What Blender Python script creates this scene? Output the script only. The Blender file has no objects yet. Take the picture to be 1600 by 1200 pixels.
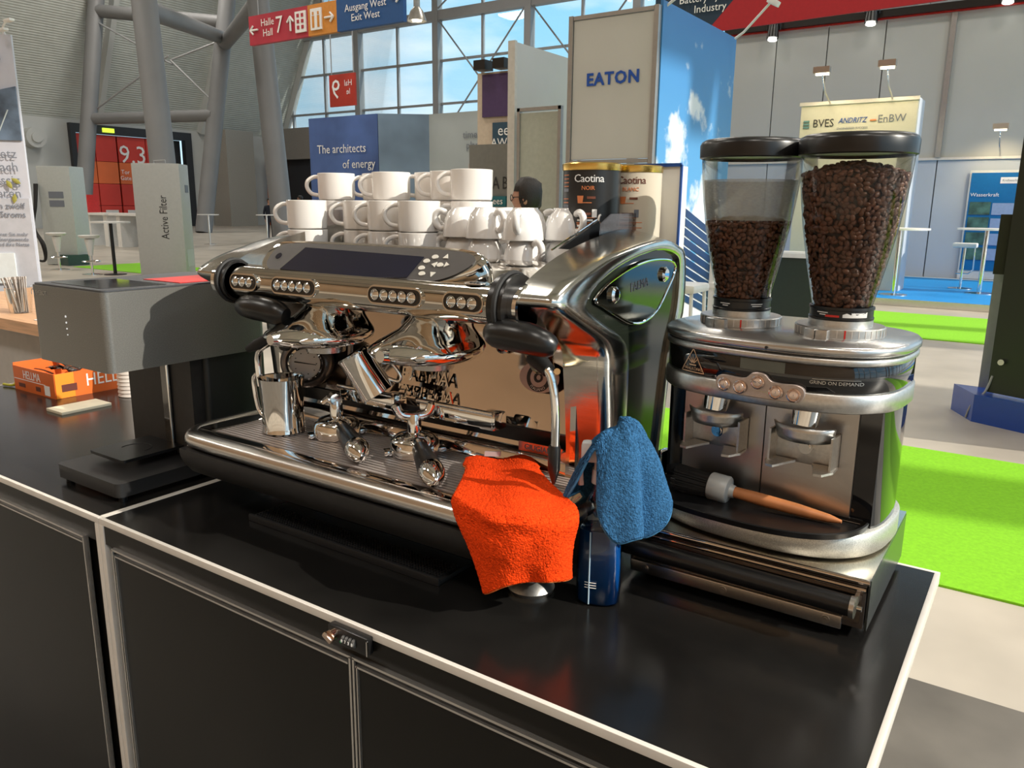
import bpy, bmesh, math, random
from mathutils import Vector, Matrix, noise
random.seed(7)
PI = math.pi
SC = bpy.context.scene
COL = SC.collection
CT = 0.91                                   # counter top height above the hall floor

# ------------------------------------------------------------------ camera
cam = bpy.data.cameras.new('camera'); cam.sensor_width = 36.0; cam.lens = 1229.28 / 1600 * 36
cam.clip_start = .02; cam.clip_end = 400
co = bpy.data.objects.new('camera', cam); COL.objects.link(co)
yaw, pitch, roll = -0.5961, 0.2217, 0.0097
f = Vector((math.sin(yaw)*math.cos(pitch), math.cos(yaw)*math.cos(pitch), -math.sin(pitch)))
r0 = Vector((math.cos(yaw), -math.sin(yaw), 0)); u0 = r0.cross(f)
rr = r0*math.cos(roll) + u0*math.sin(roll); uu = -r0*math.sin(roll) + u0*math.cos(roll)
mw = Matrix((rr, uu, -f)).transposed().to_4x4(); mw.translation = (1.399, -0.701, 1.48)
co.matrix_world = mw
SC.camera = co

# ------------------------------------------------------------------ world, sun, exposure
wd = bpy.data.worlds.new('sky'); SC.world = wd; wd.use_nodes = True
nt = wd.node_tree; nt.nodes.clear()
def nd(t, **k):
    n = nt.nodes.new(t)
    for a, b in k.items(): setattr(n, a, b)
    return n
tc = nd('ShaderNodeTexCoord'); sx = nd('ShaderNodeSeparateXYZ'); nt.links.new(tc.outputs['Generated'], sx.inputs[0])
rp = nd('ShaderNodeValToRGB'); e = rp.color_ramp.elements
e[0].position = 0.44; e[0].color = (.30, .29, .26, 1); e[1].position = 1.0; e[1].color = (.16, .42, .80, 1)
for p_, c_ in ((.497, (.34, .33, .30, 1)), (.503, (.62, .80, .90, 1)), (.60, (.34, .68, .92, 1))):
    x_ = e.new(p_); x_.color = c_
mp = nd('ShaderNodeMath', operation='MULTIPLY_ADD'); mp.inputs[1].default_value = .5; mp.inputs[2].default_value = .5
nt.links.new(sx.outputs['Z'], mp.inputs[0]); nt.links.new(mp.outputs[0], rp.inputs[0])
ns = nd('ShaderNodeTexNoise'); ns.inputs['Scale'].default_value = 5.0; ns.inputs['Detail'].default_value = 6
mpg = nd('ShaderNodeMapping'); mpg.inputs['Scale'].default_value = (1, 1, 3.5)
nt.links.new(tc.outputs['Generated'], mpg.inputs[0]); nt.links.new(mpg.outputs[0], ns.inputs['Vector'])
cr = nd('ShaderNodeValToRGB'); cr.color_ramp.elements[0].position = .46; cr.color_ramp.elements[1].position = .72
nt.links.new(ns.outputs[0], cr.inputs[0])
mx = nd('ShaderNodeMix', data_type='RGBA'); mx.inputs['B'].default_value = (.90, .96, 1.0, 1)
nt.links.new(cr.outputs[0], mx.inputs['Factor']); nt.links.new(rp.outputs[0], mx.inputs['A'])
bg = nd('ShaderNodeBackground'); bg.inputs['Strength'].default_value = 1.25
ow = nd('ShaderNodeOutputWorld')
nt.links.new(mx.outputs['Result'], bg.inputs[0]); nt.links.new(bg.outputs[0], ow.inputs[0])

sl = bpy.data.lights.new('sun', 'SUN'); sl.energy = 4.4; sl.angle = .008; sl.color = (1, .93, .80)
so = bpy.data.objects.new('sun', sl); COL.objects.link(so)
so.rotation_euler = Vector((1, .15, .60)).to_track_quat('Z', 'Y').to_euler()

for lx in (-37, -26, -11, 5, 15):  # unseen area lights added under the roof to lift the ambient light
    for ly in (-9, 6, 24):
        al = bpy.data.lights.new('hall_fill', 'AREA'); al.energy = 760; al.size = 3.0; al.color = (1, .93, .84)
        ao = bpy.data.objects.new('hall_fill', al); COL.objects.link(ao); ao.location = (lx, ly, 16.6)
vs = SC.view_settings; vs.view_transform = 'Standard'; vs.look = 'None'; vs.gamma = 1.0; vs.exposure = 0.05
vs.use_curve_mapping = False
SC.cycles.use_denoising = True
SC.cycles.max_bounces = 10; SC.cycles.transparent_max_bounces = 24; SC.cycles.caustics_reflective = False; SC.cycles.caustics_refractive = False
SC.cycles.sample_clamp_indirect = 6

# ------------------------------------------------------------------ materials
MATS = {}
def M(name, col=(.5, .5, .5), rough=.5, metal=0., var=.06, scale=18., bump=0., bscale=250., coat=0., spec=.5, emit=0., sheen=0., stretch=None, aniso=0.):
    if name in MATS: return MATS[name]
    m = bpy.data.materials.new(name); m.use_nodes = True
    t = m.node_tree; b = t.nodes['Principled BSDF']; L = t.links.new
    b.inputs['Roughness'].default_value = rough; b.inputs['Metallic'].default_value = metal
    b.inputs['Specular IOR Level'].default_value = spec; b.inputs['Coat Weight'].default_value = coat
    b.inputs['Coat Roughness'].default_value = .05
    if sheen: b.inputs['Sheen Weight'].default_value = sheen
    if aniso: b.inputs['Anisotropic'].default_value = aniso
    tcn = t.nodes.new('ShaderNodeTexCoord'); vec = tcn.outputs['Object']
    if stretch:
        mg = t.nodes.new('ShaderNodeMapping'); mg.inputs['Scale'].default_value = stretch; L(vec, mg.inputs[0]); vec = mg.outputs[0]
    n = t.nodes.new('ShaderNodeTexNoise'); n.inputs['Scale'].default_value = scale; n.inputs['Detail'].default_value = 4; L(vec, n.inputs['Vector'])
    rmp = t.nodes.new('ShaderNodeValToRGB'); el = rmp.color_ramp.elements
    el[0].position = .3; el[1].position = .7
    el[0].color = tuple(max(0, c*(1-var)) for c in col) + (1,); el[1].color = tuple(min(1, c*(1+var)) for c in col) + (1,)
    L(n.outputs[0], rmp.inputs[0]); L(rmp.outputs[0], b.inputs['Base Color'])
    if bump:
        n2 = t.nodes.new('ShaderNodeTexNoise'); n2.inputs['Scale'].default_value = bscale; n2.inputs['Detail'].default_value = 3; L(vec, n2.inputs['Vector'])
        bp = t.nodes.new('ShaderNodeBump'); bp.inputs['Strength'].default_value = bump; bp.inputs['Distance'].default_value = .003
        L(n2.outputs[0], bp.inputs['Height']); L(bp.outputs[0], b.inputs['Normal'])
    if emit:
        L(rmp.outputs[0], b.inputs['Emission Color']); b.inputs['Emission Strength'].default_value = emit
    MATS[name] = m; return m
def glass(name, tint=(1, 1, 1), refl=.5, rough=.02):
    if name in MATS: return MATS[name]
    m = bpy.data.materials.new(name); m.use_nodes = True
    t = m.node_tree; t.nodes.remove(t.nodes['Principled BSDF']); o = t.nodes['Material Output']; L = t.links.new
    n = t.nodes.new('ShaderNodeTexNoise'); n.inputs['Scale'].default_value = 30
    rmp = t.nodes.new('ShaderNodeValToRGB'); rmp.color_ramp.elements[0].color = tuple(c*.97 for c in tint) + (1,); rmp.color_ramp.elements[1].color = tuple(tint) + (1,)
    L(n.outputs[0], rmp.inputs[0])
    tr = t.nodes.new('ShaderNodeBsdfTransparent'); L(rmp.outputs[0], tr.inputs[0])
    g = t.nodes.new('ShaderNodeBsdfGlossy'); g.inputs['Roughness'].default_value = rough
    fr = t.nodes.new('ShaderNodeFresnel'); fr.inputs[0].default_value = 1.45
    mu = t.nodes.new('ShaderNodeMath'); mu.operation = 'MULTIPLY'; mu.inputs[1].default_value = refl; L(fr.outputs[0], mu.inputs[0])
    mi = t.nodes.new('ShaderNodeMixShader'); L(mu.outputs[0], mi.inputs[0]); L(tr.outputs[0], mi.inputs[1]); L(g.outputs[0], mi.inputs[2])
    L(mi.outputs[0], o.inputs[0]); MATS[name] = m; return m

chrome = M('chrome', (.80, .79, .77), .05, 1, .02)
alu = M('polished aluminium', (.60, .60, .57), .17, 1, .08, 30, .03, 90, stretch=(1, 1, 4))
steel = M('brushed steel', (.62, .60, .58), .26, 1, .06, 40, .04, 300, stretch=(1, 12, 12))
mirror = M('mirror polished steel', (.72, .64, .58), .06, 1, .03, 8)
satin = M('satin cast metal', (.58, .57, .55), .36, 1, .08, 200, .06, 600)
plate_m = M('sandblasted steel plate', (.55, .52, .49), .34, 1, .10, 9, .04, 500)
blackgloss = M('gloss black panel', (.008, .008, .009), .05, 0, .1, 10, coat=.6)
blackplas = M('black plastic', (.007, .007, .0075), .30, 0, .15, 60)
blackmatte = M('matte black', (.018, .017, .017), .5, 0, .2, 60, .1, 400)
rubber = M('black rubber', (.006, .006, .0065), .62, 0, .2, 80, .1, 300)
laminate = M('black laminate worktop', (.010, .0095, .009), .20, 0, .35, 6, .025, 60, spec=.42)
doorblack = M('black cabinet door', (.006, .0055, .0045), .28, 0, .3, 5, spec=.28)
trimwhite = M('pale aluminium trim', (.72, .68, .63), .38, .15, .04, 30)
trimsilver = M('silver profile', (.72, .70, .67), .25, .9, .05, 40)
porcelain = M('white porcelain mug', (.80, .77, .74), .12, 0, .02, 8, coat=.5)
porcelain2 = M('white porcelain espresso cup', (.78, .77, .76), .10, 0, .02, 8, coat=.6)
anthracite = M('anthracite anodised metal', (.20, .20, .19), .40, .6, .14, 500, .05, 900)
anth_top = M('anthracite lid', (.075, .08, .09), .4, .3, .1, 300)
orange_t = M('orange terry cloth', (.90, .060, .006), .95, 0, .25, 260, 1., 420, spec=.1)
blue_t = M('blue terry cloth', (.035, .125, .27), .95, 0, .34, 260, 1., 420, spec=.1)
wood = M('orange stained wood handle', (.52, .20, .075), .42, 0, .25, 22, stretch=(1, 1, .15))
woodtop = M('light wood worktop', (.62, .36, .20), .45, 0, .18, 6, stretch=(1, 12, 12))
white_m = M('white lacquer', (.72, .72, .70), .4, 0, .03)
ink = M('white lettering', (.85, .85, .85), .5, 0, .02)
inkblack = M('black lettering', (.02, .02, .02), .5, 0, .02)
brown_ink = M('brown lettering', (.12, .03, .02), .5)
orange_ink = M('orange print', (.70, .22, .08), .5)
blueink = M('blue lettering', (.01, .08, .36), .5, 0, .02)
greyink = M('grey lettering', (.16, .18, .22), .6, 0, .02)
gold = M('gold rim', (.75, .50, .14), .25, 1, .05)
beanm = M('roasted coffee beans', (.15, .062, .034), .36, 0, .5, 90, .15, 500, spec=.5)
hopglass = glass('clear hopper plastic', (.95, .95, .93), .75, .03)
tint = glass('smoked acrylic', (.80, .77, .77), .6)
pane_g = glass('window glass', (.93, .97, .98), .5)
navy = M('dark screen', (.006, .008, .022), .08, 0, .2, 10, coat=.4)
lcd = M('unlit liquid crystal display', (.10, .105, .085), .3, 0, .08, 40)
red_m = M('red plastic', (.60, .02, .015), .35, 0, .1)
grey_m = M('mid grey paint', (.30, .31, .31), .5, 0, .05)
keym = M('cream keys', (.62, .60, .54), .4, 0, .04)
# ------------------------------------------------------------------ mesh helpers
def bx(bm, c, s, rot=None, bev=0.):
    g = bmesh.ops.create_cube(bm, size=1.0); v = g['verts']
    bmesh.ops.scale(bm, vec=s, verts=v)
    if bev:
        es = list({e_ for q in v for e_ in q.link_edges})
        out = bmesh.ops.bevel(bm, geom=es, offset=bev, segments=2, affect='EDGES', profile=.6)
        v = list({q for f_ in out['faces'] for q in f_.verts} | {q for q in v if q.is_valid})
    if rot is not None: bmesh.ops.rotate(bm, verts=v, matrix=rot)
    bmesh.ops.translate(bm, vec=c, verts=v)
    return v
def frame_of(d):
    d = d.normalized(); a = Vector((0, 0, 1)) if abs(d.z) < .95 else Vector((1, 0, 0))
    u = d.cross(a).normalized(); return u, d.cross(u).normalized()
def tube(bm, pts, r, seg=12, cap=True):
    pts = [Vector(p) for p in pts]; rs = r if isinstance(r, (list, tuple)) else [r]*len(pts)
    loops = []; u = None
    for i, p in enumerate(pts):
        d = (pts[min(i+1, len(pts)-1)] - pts[max(i-1, 0)]).normalized()
        if u is None: u, w = frame_of(d)
        else:
            u = (u - d*u.dot(d)).normalized(); w = d.cross(u).normalized()
        loops.append([bm.verts.new(p + (u*math.cos(2*PI*k/seg) + w*math.sin(2*PI*k/seg))*rs[i]) for k in range(seg)])
    for a, b in zip(loops, loops[1:]):
        for k in range(seg): bm.faces.new((a[k], a[(k+1) % seg], b[(k+1) % seg], b[k]))
    if cap:
        bm.faces.new(loops[0][::-1]); bm.faces.new(loops[-1])
def lathe(bm, prof, seg=32, c=(0, 0, 0), close=False, sx=1., sy=1.):
    c = Vector(c); loops = []
    for r, z in prof:
        if r < 1e-6: loops.append([bm.verts.new(c + Vector((0, 0, z)))])
        else: loops.append([bm.verts.new(c + Vector((r*sx*math.cos(2*PI*k/seg), r*sy*math.sin(2*PI*k/seg), z))) for k in range(seg)])
    if close: loops.append(loops[0])
    for a, b in zip(loops, loops[1:]):
        for k in range(seg):
            k2 = (k+1) % seg
            q = [a[k % len(a)], a[k2 % len(a)], b[k2 % len(b)], b[k % len(b)]]
            u = []
            for v in q:
                if v not in u: u.append(v)
            if len(u) > 2:
                try: bm.faces.new(u)
                except ValueError: pass
def loft(bm, loops, cap0=True, cap1=True):
    L = [[bm.verts.new(p) for p in l] for l in loops]; n = len(L[0])
    for a, b in zip(L, L[1:]):
        for k in range(n): bm.faces.new((a[k], a[(k+1) % n], b[(k+1) % n], b[k]))
    if cap0: bm.faces.new(L[0][::-1])
    if cap1: bm.faces.new(L[-1])
def prism(bm, pts, vec):
    vec = Vector(vec); loft(bm, [[Vector(p) for p in pts], [Vector(p) + vec for p in pts]])
def spline(pts, n=4, closed=True):
    pts = [Vector(p) for p in pts]; N = len(pts); out = []
    rng = range(N) if closed else range(N-1)
    for i in rng:
        g = (lambda j: pts[j % N]) if closed else (lambda j: pts[min(max(j, 0), N-1)])
        p0, p1, p2, p3 = g(i-1), g(i), g(i+1), g(i+2)
        for k in range(n):
            t = k/n
            out.append(.5*((2*p1) + (p2-p0)*t + (2*p0-5*p1+4*p2-p3)*t*t + (3*p1-p0-3*p2+p3)*t**3))
    if not closed: out.append(pts[-1])
    return out
def grid(bm, fn, nu, nv):
    V = [[bm.verts.new(fn(i/nu, j/nv)) for j in range(nv+1)] for i in range(nu+1)]
    for i in range(nu):
        for j in range(nv): bm.faces.new((V[i][j], V[i+1][j], V[i+1][j+1], V[i][j+1]))
def NB(): return bmesh.new()
def finish(bm, me, smooth, ang):
    bmesh.ops.recalc_face_normals(bm, faces=bm.faces)
    for f_ in bm.faces: f_.smooth = smooth
    if smooth:
        for e_ in bm.edges:
            if len(e_.link_faces) == 2 and e_.calc_face_angle(0) > ang: e_.smooth = False
    bm.to_mesh(me); bm.free()
ROOT = {}
def ob(name, bm, mat, parent=None, smooth=True, world=True, ang=.65, mods=None, label=None):
    """one mesh object; with world=True the bmesh is in world space and is moved into its parent's space"""
    if parent is not None and world: bmesh.ops.transform(bm, matrix=WM(parent).inverted(), verts=bm.verts)
    me = bpy.data.meshes.new(name); finish(bm, me, smooth, ang)
    for q in (mat if isinstance(mat, (list, tuple)) else [mat]): me.materials.append(q)
    o = bpy.data.objects.new(name, me); COL.objects.link(o)
    if parent is not None: o.parent = parent
    if label: o['label'] = label
    for k, kw in (mods or []):
        md = o.modifiers.new(k, k)
        for a, b in kw.items(): setattr(md, a, b)
    return o
def WM(o):
    m = Matrix.LocRotScale(o.location, o.rotation_euler, o.scale)
    return WM(o.parent) @ m if o.parent else m
def thing(name, loc, label, cat, group=None, rz=0., kind=None):
    o = bpy.data.objects.new(name, None); COL.objects.link(o); o.location = loc; o.rotation_euler = (0, 0, rz); o.empty_display_size = .05
    return tag(o, label, cat, group, kind)
def tag(o, label=None, cat=None, group=None, kind=None):
    if label: o['label'] = label
    if cat: o['category'] = cat
    if group: o['group'] = group
    if kind: o['kind'] = kind
    return o
def struct(o, label=None): return tag(o, label, None, None, 'structure')
def dup(o, parent=None):
    c = o.copy(); COL.objects.link(c); c.parent = parent
    for ch in [q for q in o.children]: dup(ch, c)
    return c
def txt_bm(body, size, align='CENTER', extrude=.0004, spacing=1., bold=0.):
    cu = bpy.data.curves.new('t', 'FONT'); cu.body = body; cu.size = size; cu.align_x = align; cu.align_y = 'CENTER'; cu.extrude = extrude; cu.space_character = spacing; cu.resolution_u = 2; cu.offset = bold
    o = bpy.data.objects.new('t', cu); COL.objects.link(o)
    dg = bpy.context.evaluated_depsgraph_get(); me = bpy.data.meshes.new_from_object(o.evaluated_get(dg))
    bm = bmesh.new(); bm.from_mesh(me); bpy.data.objects.remove(o); bpy.data.curves.remove(cu); bpy.data.meshes.remove(me)
    return bm
def basis(o, x, y):
    x = Vector(x).normalized(); y = Vector(y).normalized(); z = x.cross(y).normalized(); y = z.cross(x)
    m = Matrix((x, y, z)).transposed().to_4x4(); m.translation = Vector(o); return m
def text(body, size, mat, parent, o, x=(1, 0, 0), y=(0, 0, 1), align='CENTER', name='lettering', extrude=.0004, spacing=1., shear=0., sx=1., bold=0.):
    bm = txt_bm(body, size, align, extrude, spacing, bold)
    for v in bm.verts: v.co.x = v.co.x*sx + v.co.y*shear
    bmesh.ops.transform(bm, matrix=basis(o, x, y), verts=bm.verts)
    return ob(name, bm, mat, parent, smooth=False)
def P(x, y, h): return Vector((x, y, CT + h))
RX = lambda a: Matrix.Rotation(a, 3, 'X')
RY = lambda a: Matrix.Rotation(a, 3, 'Y')
RZ = lambda a: Matrix.Rotation(a, 3, 'Z')
# ------------------------------------------------------------------ the hall
concrete = M('polished concrete floor', (.44, .40, .34), .34, 0, .2, 1.2, .02, 30)
darkfloor = M('dark grey vinyl floor', (.125, .115, .10), .38, 0, .22, 3.5, .03, 40)
siding = M('pale grey metal siding', (.50, .53, .50), .5, .1, .06, 2.)
def wave_bump(m, axis, scale, strength):
    t = m.node_tree; b = t.nodes['Principled BSDF']; tcn = t.nodes.new('ShaderNodeTexCoord')
    w = t.nodes.new('ShaderNodeTexWave'); w.bands_direction = axis; w.inputs['Scale'].default_value = scale; w.inputs['Distortion'].default_value = 0
    bp = t.nodes.new('ShaderNodeBump'); bp.inputs['Strength'].default_value = strength; bp.inputs['Distance'].default_value = .05
    t.links.new(tcn.outputs['Object'], w.inputs['Vector']); t.links.new(w.outputs['Fac'], bp.inputs['Height']); t.links.new(bp.outputs[0], b.inputs['Normal'])
wave_bump(siding, 'Z', 2.6, .35)
roofm = M('hall roof underside', (.55, .51, .46), .7, 0, .1, .3)
wallm = M('pale hall wall', (.50, .52, .51), .6, 0, .05, .4)
warmwall = M('warm beige hall wall', (.40, .26, .15), .7, 0, .1, .3)
tubem = M('grey steel column', (.19, .195, .20), .55, .1, .06, .8)
mull = M('grey steel mullion', (.34, .35, .36), .45, .3, .05, 1)
darkm = M('dark portal', (.02, .022, .026), .5, 0, .1)
greenc = M('bright green carpet', (.20, .52, .008), .95, 0, .10, 60, .5, 300)
bluec = M('bright blue carpet', (.0, .23, .62), .6, 0, .08, 30, .3, 200)
def flat(name, x0, x1, y0, y1, z0, z1, m, parent=None, bev=0., smooth=False):
    bm = NB(); bx(bm, ((x0+x1)/2, (y0+y1)/2, (z0+z1)/2), (x1-x0, y1-y0, z1-z0), bev=bev)
    return ob(name, bm, m, parent, smooth=smooth)
struct(flat('floor', -62, 40, -16, 46, -.3, 0, concrete), 'polished grey concrete hall floor')
struct(flat('floor_booth', -4, 7, -4, 1.91, 0, .006, darkfloor), 'dark grey scuffed vinyl floor around the counter')
tag(flat('carpet', -1.2, 12, 2.69, 4.72, 0, .010, greenc), 'bright green carpet strip just behind the black counter', 'carpet', 'green carpet strips')
tag(flat('carpet', -5.9, 12, 9.62, 12.1, 0, .010, greenc), 'green carpet strip in front of the blue booth floor', 'carpet', 'green carpet strips')
tag(flat('carpet', -17.6, -14.55, 8.9, 10.6, 0, .010, greenc), 'green carpet strip left of the grey filter cabinet', 'carpet', 'green carpet strips')
tag(flat('carpet', -13.4, -11.2, 8.9, 10.9, 0, .010, greenc), 'green carpet strip right of the grey filter cabinet', 'carpet', 'green carpet strips')
pf = flat('podium', -7, 12, 13.1, 18.04, 0, .10, bluec); tag(pf, 'low podium with bright blue carpet in front of the white booth wall', 'podium')
flat('edge_strip', -7, 12, 13.04, 13.1, 0, .105, trimsilver, pf)
# left wall, sloping roof skirt with ribs
struct(flat('wall_left', -47.6, -47, -16, 24.3, 0, 6.25, wallm))
struct(flat('wall_left', -47.6, -47, 32.1, 40, 0, 6.25, wallm))
struct(flat('wall_left', -47.6, -47, 24.3, 32.1, 5.95, 6.25, wallm))
bm = NB(); sl_ = [(-47.0, 6.2), (-41.5, 17.8)]
bm.faces.new([bm.verts.new(q) for q in ((-47, -16, 6.2), (-47, 40.2, 6.2), (-41.5, 40.2, 17.8), (-41.5, -16, 17.8))])
slope = struct(ob('wall_left_slope', bm, siding, smooth=False, mods=[('SOLIDIFY', {'thickness': -.25, 'offset': 1})]))
for k in range(8):
    yy = -9 + 7*k
    bm = NB(); d = Vector((5.5, 0, 11.6)).normalized(); q = Vector((-47, yy, 6.2)); n_ = Vector((d.z, 0, -d.x))
    prism(bm, [q + Vector((0, -.16, 0)) + n_*.0, q + Vector((0, .16, 0)), q + Vector((0, .16, 0)) + n_*.5, q + Vector((0, -.16, 0)) + n_*.5], d*12.6)
    ob('rib', bm, wallm, slope, smooth=False)
# roof: bands closed up to keep sun patches off the hall walls
roof = None
for k in range(6):
    x0 = -41.5 + k*10.65
    o = flat('ceiling', x0, min(x0+10.6, 22.3), -16, 40.2, 17.6, 18.0, roofm); struct(o, 'warm grey hall roof band')
for k in range(7):
    o = flat('ceiling', -41.5, 22.3, -15.5+9*k, -14.9+9*k, 16.9, 17.6, tubem); struct(o, 'steel roof beam across the hall')
struct(flat('wall_front', -47, 22, -16.4, -16, 0, 17.6, warmwall))
# unseen glazed right side: posts and rails, spaced and widened for floor shadow bands
w2 = bpy.data.objects.new('window_2', None); COL.objects.link(w2); w2.location = (22, 12, 0); struct(w2)
for yy, ww in ((-12.5, .35), (-8.6, .35), (-4.6, .35), (-.4, .3), (7.05, .75), (9.45, 1.1), (12.6, .6), (14, .35), (18.4, .35), (23, .35), (28, .35), (33, .35), (38, .35)):
    flat('post', 21.8, 22.2, yy-ww/2, yy+ww/2, 0, 17.6, mull, w2)
for zz in (6.0,):
    flat('rail', 21.85, 22.15, -16, 40, zz, zz+.2, mull, w2)
# glazed gable at the far end
w1 = bpy.data.objects.new('window_1', None); COL.objects.link(w1); w1.location = (-30, 40, 0); struct(w1)
xs = [-45.6 + 3.41*k for k in range(16)]
for k, x in enumerate(xs):
    if k % 2 == 0 and k > 0: flat('mullion', x-.22, x+.22, 39.6, 40.1, 0, 17.6, mull, w1)
    else: flat('mullion', x-.07, x+.07, 39.9, 40.1, 0, 17.6, mull, w1)
zs = [0, 2.6, 5.25, 7.75, 10.3, 12.9, 15.4, 17.6]
for k, z in enumerate(zs[1:-1]):
    b_ = .28 if k == 4 else .06
    flat('transom', -46, 6, 39.85 - (.2 if k == 4 else 0), 40.1, z-b_, z+b_, mull, w1)
pm = None
for i in range(len(xs)-1):
    for j in range(7):
        zc = (zs[j]+zs[j+1])/2
        if pm is None:
            bm = NB(); bx(bm, (0, 0, 0), (3.2, .02, 1.0)); o = ob('pane', bm, pane_g, w1, smooth=False, world=False); pm = o
        else: o = pm.copy(); COL.objects.link(o)
        o.location = (xs[i]+1.705+30, 0, zc); o.scale = (1, 1, zs[j+1]-zs[j]-.14)
for sg in ((-31.9, 12.8, -25.2, 5.3), (-25.2, 12.8, -31.9, 5.3), (-25, 12.8, -18.4, 5.3), (-18.4, 12.8, -25, 5.3), (-31.9, 13.2, -25.2, 17.4), (-25.2, 13.2, -31.9, 17.4)):
    bm = NB(); tube(bm, [(sg[0], 39.7, sg[1]), (sg[2], 39.7, sg[3])], .05, 6); ob('brace_rod', bm, mull, w1)
# closed lower gable: dark portal and grey lintel left of the blue booth
t = thing('entrance_portal', (-47.5, 38.5, 0), 'dark grey entrance portal under the glazed gable far behind', 'portal')
flat('lintel', -46.4, -36, 38.3, 39.3, 4.6, 6.7, M('grey portal lintel', (.20, .19, .175), .6), t)
flat('recess', -46.4, -36.5, 38.8, 39.3, 0, 4.6, darkm, t)
flat('orange_lit_strip', -46.4, -46.1, 37.9, 38.28, 0, 4.6, M('orange light tone', (.50, .13, .03), .6), t)  # strip for the orange-lit passage, its light put into the colour
flat('pier', -46.8, -45.0, 33.6, 35.8, 0, 6.3, M('beige pier', (.30, .29, .26), .7), t)
# raking steel columns and ties
stf = thing('steel_frame', (-33, 22, 0), 'trestle of thick grey raking steel tubes carrying the hall roof', 'steel frame')
def column(name, a, b, rad, lab, ext=1.0):
    a = Vector(a); b = Vector(b); d = (b-a); a2 = a - d*(a.z/d.z); b2 = a + d*((17.5-a.z)/d.z)
    bm = NB(); tube(bm, [a2, b2], rad, 20); o = ob('column', bm, tubem, stf, label=lab)
column('steel_column', (-24.26, 15.67, 2.67), (-25.56, 16.31, 8.28), .42, 'thick raking steel column behind the grey filter cabinet')
column('steel_column', (-24.38, 20.61, 2.94), (-25.84, 21.36, 9.33), .42, 'thick steel column behind the left end of the hanging sign')
column('steel_column', (-42.76, 22.48, 1.02), (-43.70, 24.91, 12.28), .42, 'steel column in front of the red gate')
column('steel_column', (-35.40, 24.88, .61), (-35.87, 27.18, 10.22), .42, 'raking steel column right of the red gate')
def tie(a, b, rad, lab):
    bm = NB(); tube(bm, [a, b], rad, 12); ob('tie', bm, tubem, stf)
tie((-43.2, 23.6, 5.95), (-35.6, 26.0, 5.95), .30, 'lower horizontal steel tie above the red gate')
tie((-43.6, 24.8, 11.7), (-35.9, 27.3, 10.7), .34, 'upper steel tie between the far columns')
tie((-25.5, 16.2, 8.0), (-35.8, 27.0, 9.9), .34, 'steel tie running back from the near column')
tie((-25.8, 21.3, 9.2), (-35.8, 27.1, 9.6), .34, 'steel tie behind the hanging sign end')
for a, b in (((-43.3, 23.8, 6.3), (-38.2, 25.4, 9.0)), ((-43.6, 24.6, 11.2), (-38.2, 25.6, 8.6)), ((-38.2, 25.5, 8.8), (-35.7, 26.3, 6.5)), ((-38.2, 25.5, 8.8), (-35.8, 27.0, 9.8))):
    bm = NB(); tube(bm, [a, b], .05, 6); ob('tie_rod', bm, mull, stf)
# red gate in the left wall
gate = thing('hall_gate', (-47, 28.2, 0), 'red hall gate numbered 9.3 and 12 in the left wall', 'gate')
redg = M('red gate panel', (.60, .045, .03), .45, 0, .1, .6); redo = M('orange red gate panel', (.72, .15, .04), .45, 0, .1, .6)
flat('frame', -47.1, -46.7, 24.3, 32.2, 5.5, 6.0, darkm, gate); flat('frame', -47.1, -46.7, 31.7, 32.2, 0, 5.5, darkm, gate); flat('frame', -47.1, -46.7, 24.3, 24.6, 0, 5.5, darkm, gate)
flat('dark_opening', -47.5, -47.3, 24.6, 31.7, 0, 5.5, darkm, gate)
for y0, y1 in ((24.7, 25.75), (25.8, 27.1), (27.2, 29.0), (29.05, 30.0)):
    for z0, z1, mm in ((.05, 1.3, redg), (1.32, 2.6, redg), (2.62, 3.9, redo), (3.92, 5.45, redg)):
        flat('panel', -47.05, -46.9, y0, y1, z0, z1, mm, gate, .02)
    if y1-y0 > 1.2:
        flat('handle_slot', -46.9, -46.88, y0+.25, y1-.25, .75, 1.05, white_m, gate)
text('9.3', 1.5, ink, gate, (-46.85, 28.1, 4.35), (0, 1, 0)); text('12', 1.0, ink, gate, (-46.85, 28.4, 3.15), (0, 1, 0))
text('Tor\nGate', .36, ink, gate, (-46.85, 27.5, 3.15), (0, 1, 0))
bm = NB(); tube(bm, [(-47.0, 22.2, 5.0), (-46.3, 22.2, 5.0)], .55, 20); tube(bm, [(-46.3, 22.2, 5.0), (-46.2, 22.2, 5.0)], .28, 16)
tag(ob('wall_vent', bm, wallm), 'round air nozzle on the pale left wall', 'vent')
flat('exit_sign', -46.7, -46.6, 26.2, 26.9, 5.6, 5.85, M('green lit exit sign', (.55, .75, .05), .5, emit=1.2), gate)
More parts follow.
